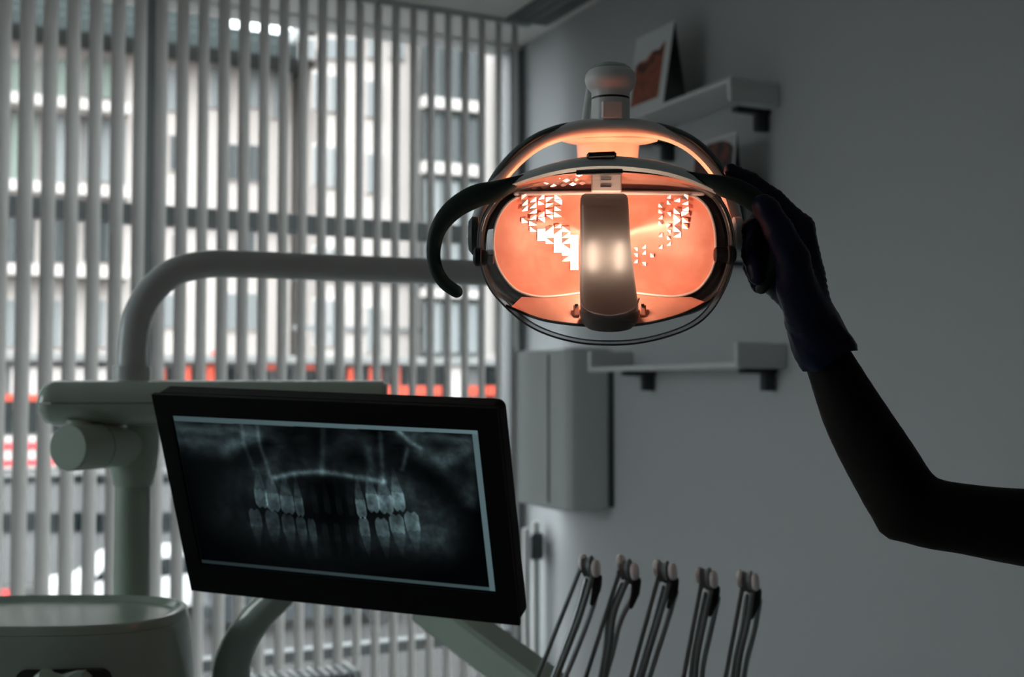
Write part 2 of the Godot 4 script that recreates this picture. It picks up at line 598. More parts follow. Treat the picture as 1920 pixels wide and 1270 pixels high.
func room():
	struct("floor", slab(Vector3(LEFT - 0.2, -0.2, WZ - 0.3), Vector3(WX + 0.2, 0, REAR + 0.2)), M.floor)
	struct("ceiling", slab(Vector3(LEFT - 0.2, CEIL, WZ - 0.3), Vector3(WX + 0.2, CEIL + 0.2, REAR + 0.2)), M.ceiling)
	struct("wall_right", slab(Vector3(WX, 0, WZ - 0.3), Vector3(WX + 0.2, CEIL, REAR + 0.2)), M.wall)
	# a second window is added in the left wall, out of view, to light the lamp, the shelves and the right wall from that side
	struct("wall_left", slab(Vector3(LEFT - 0.2, 0, -2.0), Vector3(LEFT, CEIL, REAR + 0.2)), M.wall_light)
	struct("wall_left", slab(Vector3(LEFT - 0.2, 0, WZ - 0.3), Vector3(LEFT, 1.3, -2.0)), M.wall_light)
	struct("wall_left", slab(Vector3(LEFT - 0.2, 2.72, WZ - 0.3), Vector3(LEFT, CEIL, -2.0)), M.wall_light)
	struct("wall_left", slab(Vector3(LEFT - 0.2, 1.3, WZ - 0.3), Vector3(LEFT, 2.72, -3.75)), M.wall_light)
	var w := Node3D.new()
	w.name = "window_2"
	add_child(w)
	w.set_meta("kind", "structure")
	for q in [[-3.75, 1.3, -2.0, 1.35], [-3.75, 2.67, -2.0, 2.72], [-3.75, 1.35, -3.7, 2.67], [-2.05, 1.35, -2.0, 2.67], [-2.9, 1.35, -2.84, 2.67]]:
		part("sash_frame", slab(Vector3(LEFT - 0.13, q[1], q[0]), Vector3(LEFT - 0.07, q[3], q[2]), 0.004), M.frame, w)
	for q in [[-3.7, -2.9], [-2.84, -2.05]]:
		part("pane", slab(Vector3(LEFT - 0.103, 1.35, q[0]), Vector3(LEFT - 0.097, 2.67, q[1])), M.glass, w)
	struct("wall_rear", slab(Vector3(LEFT, 0, REAR), Vector3(WX, CEIL, REAR + 0.2)), M.wall_light)
	struct("wall_window", slab(Vector3(LEFT, 0, WZ - 0.3), Vector3(-1.6, CEIL, WZ)), M.wall)
	struct("baseboard_right", slab(Vector3(WX - 0.015, 0, WZ), Vector3(WX, 0.09, REAR), 0.003), M.shelf)

func window_and_blind():
	# window: outer frame, transoms and mullions with panes between
	var w := Node3D.new()
	w.name = "window_1"
	add_child(w)
	w.set_meta("kind", "structure")
	var z0 := WZ - 0.20
	var z1 := WZ - 0.12
	var x_lo := -1.6
	var x_hi := WX
	var mull := on_z(285, 300, z1).x
	var y_mid: float = on_z(700, 426, z1).y
	var y_low: float = on_z(800, 1208, z1).y
	part("sash_frame", slab(Vector3(x_lo, 0, z0), Vector3(x_hi, 0.06, z1), 0.004), M.frame, w)
	part("sash_frame", slab(Vector3(x_lo, CEIL - 0.02, z0), Vector3(x_hi, CEIL, z1), 0.004), M.white, w)
	var xs := [x_lo, mull - 1.25, mull, x_hi - 0.03]
	for i in 4:
		var hw := 0.035 if i in [1, 2] else 0.03
		part("mullion", slab(Vector3(xs[i] - hw, 0.06, z0 - 0.01), Vector3(xs[i] + hw, CEIL - 0.02, z1 + 0.01), 0.005), M.frame, w)
	for i in 3:
		var a: float = xs[i] + 0.035
		var b: float = xs[i + 1] - 0.035
		part("transom", slab(Vector3(a, y_mid - 0.035, z0), Vector3(b, y_mid + 0.03, z1), 0.004), M.frame, w)
		part("transom", slab(Vector3(a, y_low - 0.02, z0), Vector3(b, y_low + 0.02, z1), 0.004), M.frame, w)
		for yy in [[0.06, y_low - 0.02], [y_low + 0.02, y_mid - 0.035], [y_mid + 0.03, CEIL - 0.02]]:
			part("pane", slab(Vector3(a, yy[0], (z0 + z1) / 2 - 0.003), Vector3(b, yy[1], (z0 + z1) / 2 + 0.003)), M.glass, w)
	# vertical blind
	var zb := WZ + 0.15
	var b := thing("vertical_blind", "grey vertical slat blind hanging across the whole street window", "blind", Vector3(0.2, 0, zb))
	part("headrail", slab(Vector3(-1.75, CEIL - 0.016, -0.015), Vector3(1.76, CEIL, 0.015), 0.003), M.grey, b)
	var step := 0.067
	var n := 51
	var rng := RandomNumberGenerator.new()
	rng.seed = 3
	# a fabric slat with a slight curve across its width
	var rings := []
	for y in [0.05, CEIL - 0.016]:
		var ring := []
		for k in 7:
			var u := -1.0 + k / 3.0
			ring.append(Vector3(u * 0.031, y, 0.0022 * (1.0 - u * u)))
		for k in 7:
			var u := 1.0 - k / 3.0
			ring.append(Vector3(u * 0.031, y, 0.0022 * (1.0 - u * u) - 0.0009))
		rings.append(ring)
	var mesh := loft(rings, true, 40.0)
	for i in n:
		var x := 1.70 - i * step
		var o := part("slat", mesh, M.slat, b, Vector3(x, 0, 0), Basis(Vector3.UP, deg_to_rad(42.0 + rng.randf_range(-2.5, 2.5))))
		o.rotate_object_local(Vector3.FORWARD, 0.0)
	# convector radiator below the window, with a fine top grille
	var rx1 := 1.23
	var r := thing("radiator", "low dark grey convector radiator with grille top under the blinds", "radiator", Vector3(0.75, 0, WZ + 0.32))
	part("casing", slab(Vector3(-0.55, 0.10, -0.07), Vector3(rx1 - 0.75, 0.535, 0.07), 0.008), M.frame, r)
	for k in 32:
		part("grille_bar", slab(Vector3(-0.53 + k * 0.031, 0.535, -0.062), Vector3(-0.53 + k * 0.031 + 0.016, 0.545, 0.062), 0.002), M.grey, r)
	part("end_cap", slab(Vector3(rx1 - 0.77, 0.42, -0.072), Vector3(rx1 - 0.745, 0.55, 0.072), 0.006), M.grey, r)
	for x in [-0.45, 0.38]:
		part("foot", slab(Vector3(x - 0.02, 0, -0.05), Vector3(x + 0.02, 0.10, 0.05), 0.003), M.frame, r)
	# heating pipes in the corner
	var hp := thing("heating_pipe", "pair of pale vertical heating pipes with valve in room corner", "pipe", Vector3(WX - 0.04, 0, WZ + 0.06))
	part("pipe", lathe([Vector2(0.016, 0), Vector2(0.016, 0.95)], 14), M.white, hp)
	part("pipe", lathe([Vector2(0.014, 0), Vector2(0.014, 0.93)], 14, Vector3(-0.05, 0, 0.02)), M.white, hp)
	part("valve", cbox(Vector3(0.05, 0.10, 0.05), 0.008, Vector3(0, 0.86, 0)), M.dark_metal, hp)

func street():
	struct("street", slab(Vector3(-70, STREET - 0.3, -75), Vector3(90, STREET, -6)), M.asphalt)
	struct("pavement", slab(Vector3(-70, STREET, -36), Vector3(90, STREET + 0.14, -31.5)), M.kerb)

# a box that fills the pixels x0..x1, y0..y1 on the plane z, standing proud of it by 'out'
func fbox(called: String, parent: Node3D, x0, y0, x1, y1, z: float, out: float, m: Material, back := 0.05, bevel := 0.0) -> MeshInstance3D:
	var ym: float = (y0 + y1) * 0.5
	var a := on_z(x0, ym, z)
	var b := on_z(x1, ym, z)
	var c := on_z((x0 + x1) * 0.5, y0, z)
	var d := on_z((x0 + x1) * 0.5, y1, z)
	return part(called, slab(Vector3(a.x, d.y, z - back) - parent.position, Vector3(b.x, c.y, z + out) - parent.position, bevel), m, parent)

func fwindow(parent: Node3D, x0, y0, x1, y1, z: float, frame: Material, glass: Material, panes := 2):
	var f := fbox("window", parent, x0, y0, x1, y1, z, 0.10, frame)
	var w: float = (x1 - x0) / panes
	for k in panes:
		var a := on_z(x0 + w * k + w * 0.08, (y0 + y1) * 0.5, z)
		var b := on_z(x0 + w * (k + 1) - w * 0.08, (y0 + y1) * 0.5, z)
		var c := on_z(x0, y0 + 3, z)
		var d := on_z(x0, y1 - 3, z)
		part("pane", slab(Vector3(a.x, d.y, z + 0.09) - parent.position, Vector3(b.x, c.y, z + 0.13) - parent.position), glass, f)

func buildings():
	var z := -36.0
	var gy := STREET
	# apartment block on the left with a deep dark eave and loggias
	var xa := on_z(-420, 300, z).x
	var xb := on_z(546, 300, z).x
	var A := thing("apartment_building", "pale apartment block with dark eave behind the left blind slats", "building", Vector3((xa + xb) / 2, gy, z))
	part("wall", slab(Vector3(xa, gy, z - 9) - A.position, Vector3(xb, on_z(300, 100, z).y, z) - A.position), M.render_white, A)
	part("eave", slab(Vector3(xa - 0.8, on_z(300, 108, z).y, z - 9) - A.position, Vector3(xb + 0.3, on_z(300, 78, z).y, z + 1.6) - A.position, 0.05), M.eave, A)
	part("roof", slab(Vector3(xa, on_z(300, 78, z).y, z - 8) - A.position, Vector3(xb - 0.6, on_z(300, 48, z).y, z + 0.8) - A.position, 0.05), M.eave, A)
	part("attic", slab(Vector3(xa, on_z(300, 48, z).y, z - 8) - A.position, Vector3(on_z(420, 40, z).x, on_z(300, -30, z).y, z + 0.2) - A.position, 0.05), M.eave, A)
	for row in [[112, 184], [208, 342]]:
		for k in 5:
			fwindow(A, -170 + k * 82, row[0], -170 + k * 82 + 76, row[1], z, M.render_grey, M.pane_green if row[0] < 200 or k < 3 else M.pane_grey, 3)
	for y in [[186, 206], [346, 366], [500, 520]]:
		fbox("balcony_slab", A, -200, y[0], 236, y[1], z, 1.0, M.trim_white)
	for k in 5:
		fwindow(A, -170 + k * 82, 380, -170 + k * 82 + 70, 492, z, M.eave, M.pane_dark, 2)
		fwindow(A, -160 + k * 82, 560, -160 + k * 82 + 56, 652, z, M.trim_white, M.pane_grey, 2)
	for c in [[306, 125, 340, 210], [390, 120, 432, 205], [462, 125, 500, 205], [505, 125, 540, 225], [316, 252, 340, 322], [422, 268, 446, 340], [462, 270, 488, 342], [322, 440, 346, 486], [440, 420, 480, 480], [300, 550, 350, 615], [420, 548, 445, 620], [462, 548, 486, 620]]:
		fwindow(A, c[0], c[1], c[2], c[3], z, M.trim_white, M.pane_dark if c[1] > 240 and c[1] < 500 else M.pane_grey, 1)
	fbox("cornice", A, 240, 412, 546, 424, z, 0.25, M.render_grey)
	# bright corner tower in the middle
	var z2 := -34.0
	var xc := xb + 0.35
	var xd := on_z(792, 300, z2).x
	var B := thing("corner_tower", "bright white corner building with small square windows behind blinds", "building", Vector3((xc + xd) / 2, gy, z2))
	part("wall", slab(Vector3(xc, gy, z2 - 10) - B.position, Vector3(xd, on_z(660, 58, z2).y, z2) - B.position), M.render_white, B)
	part("roof", slab(Vector3(xc - 0.2, on_z(660, 58, z2).y, z2 - 10) - B.position, Vector3(xd + 0.2, on_z(660, 40, z2).y, z2 + 0.3) - B.position, 0.05), M.render_grey, B)
	part("attic", slab(Vector3(xc + 0.6, on_z(660, 40, z2).y, z2 - 9) - B.position, Vector3(xd - 0.2, on_z(660, -40, z2).y, z2 - 1.2) - B.position, 0.05), M.pane_grey, B)
	for y in [[136, 210], [272, 352], [462, 500], [560, 650]]:
		fwindow(B, 584, y[0], 646, y[1], z2, M.trim_white, M.pane_grey, 2)
		fwindow(B, 684, y[0] + 14, 716, y[1] + 12, z2, M.trim_white, M.pane_grey, 1)
	for k in 5: fwindow(B, 560 + k * 42, 70, 560 + k * 42 + 30, 112, z2, M.trim_white, M.pane_grey, 1)
	fbox("drainpipe", B, 770, 60, 780, 680, z2, 0.25, M.render_grey)
	for y in [[520, 536], [612, 680]]: fbox("string_course", B, 550, y[0], 790, y[0] + 10, z2, 0.12, M.render_grey)
	# glazed grey stair bay and the white block on the right
	var z3 := -33.0
	var xe := xd + 0.25
	var xf := on_z(902, 300, z3).x
	var Cb := thing("glazed_bay", "grey glazed building bay with pale floor bands behind right slats", "building", Vector3((xe + xf) / 2, gy, z3))
	part("wall", slab(Vector3(xe, gy, z3 - 8) - Cb.position, Vector3(xf, on_z(850, 30, z3).y, z3) - Cb.position), M.render_grey, Cb)
	for y in [[62, 186], [214, 306], [336, 424], [450, 540], [566, 664]]:
		fwindow(Cb, 792, y[0], 896, y[1], z3, M.eave, M.pane_grey if y[0] > 300 else M.pane_dark, 3)
	for y in [[190, 210], [310, 331], [428, 446], [544, 560]]:
		fbox("floor_band", Cb, 788, y[0], 900, y[1], z3, 0.35, M.trim_white)
	var z4 := -35.0
	var xg := maxf(on_z(906, 300, z4).x, xf + 0.1)
	var D := thing("white_building", "tall white rendered building at right edge of street window", "building", Vector3(xg + 5, gy, z4))
	part("wall", slab(Vector3(xg, gy, z4 - 8) - D.position, Vector3(xg + 14, on_z(950, -160, z4).y, z4) - D.position), M.trim_white, D)
	for x in [928, 958]: fbox("pilaster", D, x, -120, x + 9, 660, z4, 0.3, M.render_grey)
	for y in [[560, 640], [450, 520]]: fwindow(D, 1010, y[0], 1060, y[1], z4, M.render_grey, M.pane_grey, 2)
	# shop fronts along the ground floor: dark glazing between orange piers
	var zs := -32.6
	var sx0 := on_z(-300, 760, zs).x
	var sx1 := on_z(1010, 760, zs).x
	var S := thing("shop_front", "row of dark shop windows with orange piers and fascia across street", "shop front", Vector3((sx0 + sx1) / 2, gy, zs))
	part("wall", slab(Vector3(sx0, gy + 0.14, zs - 0.35) - S.position, Vector3(sx1, on_z(500, 682, zs).y, zs) - S.position), M.plinth, S)
	part("canopy", slab(Vector3(sx0, on_z(500, 682, zs).y, zs - 0.35) - S.position, Vector3(sx1, on_z(500, 668, zs).y, zs + 0.4) - S.position, 0.02), M.render_grey, S)
	for k in 25:
		var x := -90 + k * 43
		if x > 820 and x < 876: continue
		fbox("shop_window", S, x, 690 if k > 7 else 750, x + 38, 770 if k > 7 else 812, zs, 0.05, M.shop_dark)
	for x in [[76, 92, 680, 815], [119, 128, 676, 815], [296, 308, 690, 770], [344, 356, 686, 770], [386, 400, 684, 770], [396, 402, 660, 684], [650, 660, 690, 770], [690, 712, 686, 770], [734, 748, 684, 770], [930, 950, 684, 745]]:
		fbox("orange_pier", S, x[0], x[2], x[1], x[3], zs, 0.12, M.shop_orange)
	for x in [[-90, 130, 740, 752], [496, 528, 682, 694], [572, 596, 682, 694], [720, 826, 724, 742], [862, 950, 724, 742]]:
		fbox("orange_fascia", S, x[0], x[2], x[1], x[3], zs, 0.10, M.shop_orange)
	fbox("pale_panel", S, 20, 690, 74, 740, zs, 0.08, M.trim_white)
	fbox("pale_panel", S, 94, 690, 236, 738, zs, 0.08, M.trim_white)
	fbox("pier", S, 838, 684, 862, 790, zs, 0.2, M.trim_white)
	fbox("sign_board", S, -60, 818, 104, 880, zs, 0.12, M.trim_white)
	fbox("red_sign_stripe", S, -60, 830, 104, 844, zs, 0.14, M.shop_red)
	fbox("red_sign_stripe", S, -60, 862, 104, 874, zs, 0.14, M.shop_red)
	fbox("plinth_band", S, -200, 884, 400, 892, zs, 0.1, M.render_grey)
	for x in 10:
		fbox("basement_window", S, -110 + x * 90, 894, -110 + x * 90 + 84, 906, zs, 0.05, M.shop_dark)
		fbox("basement_window", S, -110 + x * 90, 962, -110 + x * 90 + 86, 998, zs, 0.05, M.shop_dark)

func car(called: String, label: String, at: Vector3, L: float, m: Material, face := 1.0):
	var c := thing(called, label, "car", at)
	var prof := [Vector2(-0.5, 0.22), Vector2(-0.5, 0.46), Vector2(-0.47, 0.60), Vector2(-0.30, 0.66), Vector2(-0.18, 0.97), Vector2(-0.10, 1.02), Vector2(0.22, 1.02), Vector2(0.33, 0.94), Vector2(0.44, 0.68), Vector2(0.495, 0.62), Vector2(0.5, 0.30), Vector2(0.47, 0.20), Vector2(0, 0.17)]
	var o := []
	for p in prof: o.append(Vector2(p.x * L * face, p.y * 1.42))
	part("body", plate(o, 1.7, Vector3(0, 0, -0.85), Vector3.RIGHT, Vector3.UP, Vector3.BACK, 0.06), m, c)
	for q in [[[-0.265, 0.67], [-0.17, 0.92], [0.02, 0.95], [0.02, 0.67]], [[0.04, 0.67], [0.04, 0.95], [0.22, 0.95], [0.34, 0.70]]]:
		var w := []
		for p in q: w.append(Vector2(p[0] * L * face, p[1] * 1.42))
		part("side_window", plate(w, 0.03, Vector3(0, 0, 0.84), Vector3.RIGHT, Vector3.UP, Vector3.BACK), M.shop_dark, c)
	for x in [-0.33, 0.31]:
		for s in [-0.80, 0.80]:
			part("wheel", lathe([Vector2(0.05, -0.1), Vector2(0.31, -0.1), Vector2(0.32, 0.0), Vector2(0.31, 0.1), Vector2(0.05, 0.1)], 20, Vector3(x * L * face, 0.32, s), Vector3.BACK), M.tyre, c)

func vehicles():
	var a := on_z(72, 1100, -27.5)
	car("parked_car", "white parked car seen between left slats beside the column", Vector3(a.x + 2.1, STREET, -27.5), 4.2, M.car_white)
	var b := on_z(52, 1100, -26.0)
	car("parked_car", "red parked car at lower left edge of street", Vector3(b.x - 2.15, STREET, -26.0), 4.1, M.car_red, -1.0)
	var d := on_z(345, 1120, -25.0)
	car("parked_car", "dark parked car below monitor corner behind the blinds", Vector3(d.x + 2.6, STREET, -25.0), 4.4, M.car_dark)

func dental_unit():
	# upright column with a flared head, rising from the floor
	var base := P(247, 1110, 1.75)
	var col := thing("unit_column", "sage grey upright column with flared collar behind the monitor", "column", Vector3(base.x, 0, base.z))
	var k := 1.75 / FOC
	var y0 := P(247, 912, 1.75).y
	var y1 := P(247, 796, 1.75).y
	part("base_plate", lathe([Vector2(0.16, 0), Vector2(0.16, 0.02), Vector2(0.14, 0.03), Vector2(0.05, 0.04)], 32), M.sage, col)
	part("pole", lathe([Vector2(33 * k, 0.035), Vector2(33 * k, y0 + 0.01)], 32), M.sage, col)
	part("flared_collar", lathe([Vector2(34 * k, y0), Vector2(37 * k, y0 + 0.004), Vector2(38 * k, y0 + 0.01), Vector2(43 * k, y0 + 0.025), Vector2(47 * k, y0 + 0.05), Vector2(48 * k, y1 - 0.006), Vector2(46 * k, y1)], 32), M.sage, col)
	# horizontal swing arm of two half shells with a seam, and its hinge barrel
	var a := P(100, 756, 1.70)
	var b := P(720, 752, 1.74)
	b.y = a.y
	var dir := (b - a).normalized()
	var n := dir.cross(Vector3.UP).normalized()
	var R := 42.0 * 1.7 / FOC
	var arm := thing("swing_arm", "thick rounded sage swing arm lying horizontally above the monitor", "arm", a)
	var L := (b - a).length()
	for s in [1.0, -1.0]:
		var rings := []
		for e in [[-0.020, 0.10], [-0.017, 0.55], [-0.008, 0.88], [0.004, 1.0], [L * 0.5, 1.0], [L - 0.002, 1.0], [L, 0.96]]:
			var ring := []
			for j in 13:
				var t := PI * j / 12.0
				var cx := cos(t)
				ring.append(dir * e[0] + n * (cx * R * e[1] * 1.1) + Vector3.UP * s * (0.0006 + sin(t) * R * e[1]))
			rings.append(ring)
		part("upper_shell" if s > 0 else "lower_shell", loft(rings, true, 50.0), M.sage, arm)
	part("seam", cbox(Vector3(L - 0.01, 0.0012, R * 1.84), 0.0003, dir * L * 0.5, Basis(dir, Vector3.UP, n)), M.black, arm)
	part("end_disc", lathe([Vector2(R * 0.9, 0), Vector2(R * 0.9, 0.003), Vector2(R * 0.84, 0.005)], 28, dir * L, dir), M.grey, arm)
	var h0 := P(127, 840, 1.63) - a
	var h1 := P(232, 834, 1.74) - a
	var hd := (h1 - h0).normalized()
	var hl := (h1 - h0).length()
	var hr := 44.0 * 1.64 / FOC
	part("hinge_barrel", lathe([Vector2(hr * 0.95, 0), Vector2(hr, 0.002), Vector2(hr, hl)], 36, h0, hd), M.sage, arm)
	part("barrel_seam", lathe([Vector2(hr * 1.004, -0.0005), Vector2(hr * 1.004, 0.0005)], 36, h0 + hd * (hl * 0.5), hd), M.black, arm)
	part("hinge_pin", lathe([Vector2(hr * 0.6, 0.0), Vector2(hr * 0.6, 0.012)], 28, P(150, 803, 1.69) - a, Vector3.UP), M.sage, arm)
	# bent tube that carries the lamp
	var pts := []
	for q in [[247, 716, 1.78], [247, 680, 1.78], [249, 640, 1.79], [258, 592, 1.80], [284, 546, 1.82], [324, 512, 1.84], [372, 498, 1.86], [430, 495, 1.89], [600, 501, 1.96], [900, 512, 2.06], [1096, 517, 2.12]]:
		pts.append(P(q[0], q[1], q[2]))
	var lo: Vector3 = pts[0]
	var la := thing("lamp_arm", "bent grey tube arm curving right from the column to the lamp", "arm", lo)
	var loc := []
	for p in pts: loc.append(p - lo)
	part("tube", tube(spline(loc, 6), 0.0222, 24), M.grey, la)
	part("socket", lathe([Vector2(0.0275, -0.004), Vector2(0.028, 0.02), Vector2(0.0265, 0.024)], 28), M.grey, la)

func monitor():
	var d0 := 1.28
	var tl := P(285, 740, d0)
	var tr := P(933, 767, d0 * 0.8944)
	var bl := P(357, 1108, d0 * 1.0604)
	var x := (tr - tl).normalized()
	var y := (tl - bl)
	y = (y - x * y.dot(x)).normalized()
	var z := x.cross(y)
	var W := (tr - tl).length()
	var H := (tl - bl).length()
	var c := (tl + tr) * 0.5 + (bl - tl) * 0.5
	var m := thing("monitor", "black flat monitor showing a panoramic jaw X-ray, tilted above the console", "monitor", c)
	m.basis = Basis(x, y, z)
	part("back_shell", plate(rounded_rect(W, H, 0.008), 0.026, Vector3(0, 0, -0.030), Vector3.RIGHT, Vector3.UP, Vector3.BACK, 0.004), M.bezel, m)
	# bezel: four bars round the screen
	var s := [P(320, 780, d0), P(898, 808, d0 * 0.8944), P(927, 1120, d0 * 0.953), P(377, 1060, d0 * 1.059)]
	var u := []
	for q in s:
		var dirq: Vector3 = (q - eye).normalized()
		var hit: Vector3 = eye + dirq * ((c - eye).dot(z) / dirq.dot(z))
		u.append(Vector2((hit - c).dot(x), (hit - c).dot(y)))
	var x0: float = (u[0].x + u[3].x) * 0.5
	var x1: float = (u[1].x + u[2].x) * 0.5
	var y0: float = (u[2].y + u[3].y) * 0.5
	var y1: float = (u[0].y + u[1].y) * 0.5
	var bz := [Vector3(-W / 2, y1, 0), Vector3(W / 2, H / 2, 0), Vector3(-W / 2, -H / 2, 0), Vector3(W / 2, y0, 0), Vector3(-W / 2, y0, 0), Vector3(x0, y1, 0), Vector3(x1, y0, 0), Vector3(W / 2, y1, 0)]
	for k in 4: part("bezel", slab(bz[k * 2] + Vector3(0, 0, -0.006), bz[k * 2 + 1], 0.0002), M.bezel, m)
	var q := QuadMesh.new()
	q.size = Vector2(x1 - x0, y1 - y0)
	part("screen", q, M.screen, m, Vector3((x0 + x1) / 2, (y0 + y1) / 2, -0.0035))
	part("mount_plate", cbox(Vector3(0.10, 0.10, 0.02), 0.004, Vector3(-0.03, -0.02, -0.040)), M.grey, m)
	# curved carrying arm, below and behind
	var low := P(470, 1560, 1.52)
	var base := Vector3(low.x, 0, low.z)
	var arm := thing("support_stand", "curved sage support stand rising to the back of the monitor", "stand", base)
	var pts := [Vector3(0, 0.03, 0)]
	for p in [[470, 1560, 1.52], [440, 1400, 1.50], [433, 1275, 1.47], [446, 1215, 1.46], [480, 1160, 1.45], [535, 1105, 1.44], [585, 1040, 1.43], [640, 960, 1.40]]: pts.append(P(p[0], p[1], p[2]) - base)
	pts = spline(pts, 6)
	var rad := []
	for k in pts.size(): rad.append(lerpf(0.029, 0.015, k / (pts.size() - 1.0)))
	part("curved_tube", tube(pts, rad, 22), M.sage, arm)
	part("foot_plate", lathe([Vector2(0.07, 0.0), Vector2(0.07, 0.02), Vector2(0.055, 0.03), Vector2(0.03, 0.04)], 28), M.sage, arm)

func superellipse(a: float, b: float, e: float, n := 48) -> Array:
	var out := []
	for j in n:
		var t := TAU * j / n
		out.append(Vector2(signf(cos(t)) * pow(absf(cos(t)), 2.0 / e) * a, signf(sin(t)) * pow(absf(sin(t)), 2.0 / e) * b))
	return out

func console():
	var top := P(85, 1153, 1.42)
	var c := thing("assistant_console", "glossy sage green console with rounded lid at lower left corner", "console", Vector3(top.x, 0, top.z))
	var fx := rt
	var fz := Vector3.UP.cross(rt).normalized() * -1.0
	var o := superellipse(0.166, 0.105, 2.9, 56)
	var ht := top.y
	var rings := []
	for q in [[0.0, 0.0005], [0.5, 0.001], [0.86, -0.001], [0.90, 0.0], [0.93, 0.005], [0.965, 0.0062], [0.99, 0.003], [1.0, -0.004]]:
		var ring := []
		for p in o: ring.append(fx * p.x * maxf(q[0], 0.002) + fz * p.y * maxf(q[0], 0.002) + Vector3.UP * (ht + q[1]))
		rings.append(ring)
	part("lid", loft(rings, true, 60.0), M.sage, c)
	rings = []
	for q in [[1.0, -0.0045], [1.012, -0.012], [1.03, -0.05], [1.05, -0.10], [1.055, -0.20], [1.0, -0.30], [0.7, -0.33]]:
		var ring := []
		for p in o: ring.append(fx * p.x * q[0] + fz * p.y * q[0] + Vector3.UP * (ht + q[1]))
		rings.append(ring)
	part("body", loft(rings, true, 60.0), M.sage, c)
	part("stand", lathe([Vector2(0.14, 0), Vector2(0.14, 0.03), Vector2(0.035, 0.05), Vector2(0.035, ht - 0.32)], 28), M.sage, c)
	# dispenser slot on the front with the gloves that stick out of it
	var sc := P(118, 1278, 1.31)
	var slot := part("slot", plate(rounded_rect(0.105, 0.026, 0.0125, 6), 0.012, Vector3.ZERO, fx, Vector3.UP, -fz, 0.001), M.black, c, sc - c.position + fz * 0.004)
	slot.set_meta("label", "dark oval dispenser slot")
	var t := thing("paper_tissue", "crumpled pale green tissue poking out of the console slot", "tissue", sc + Vector3(0, -0.012, 0))
	var V := []
	for i in 9:
		var ring := []
		for j in 10:
			var a := TAU * j / 10.0
			var r := (0.0085 + 0.0016 * sin(j * 2.0 + i * 0.9)) * (0.5 if i in [0, 8] else 1.0)
			ring.append(fx * (-0.030 + i * 0.008) + Vector3.UP * (0.017 + r * sin(a) * 0.8 + 0.003 * sin(i * 1.2)) + fz * (0.004 + r * cos(a)))
		V.append(ring)
	part("crumpled_sheet", loft(V, true, 25.0), M.sage, t)

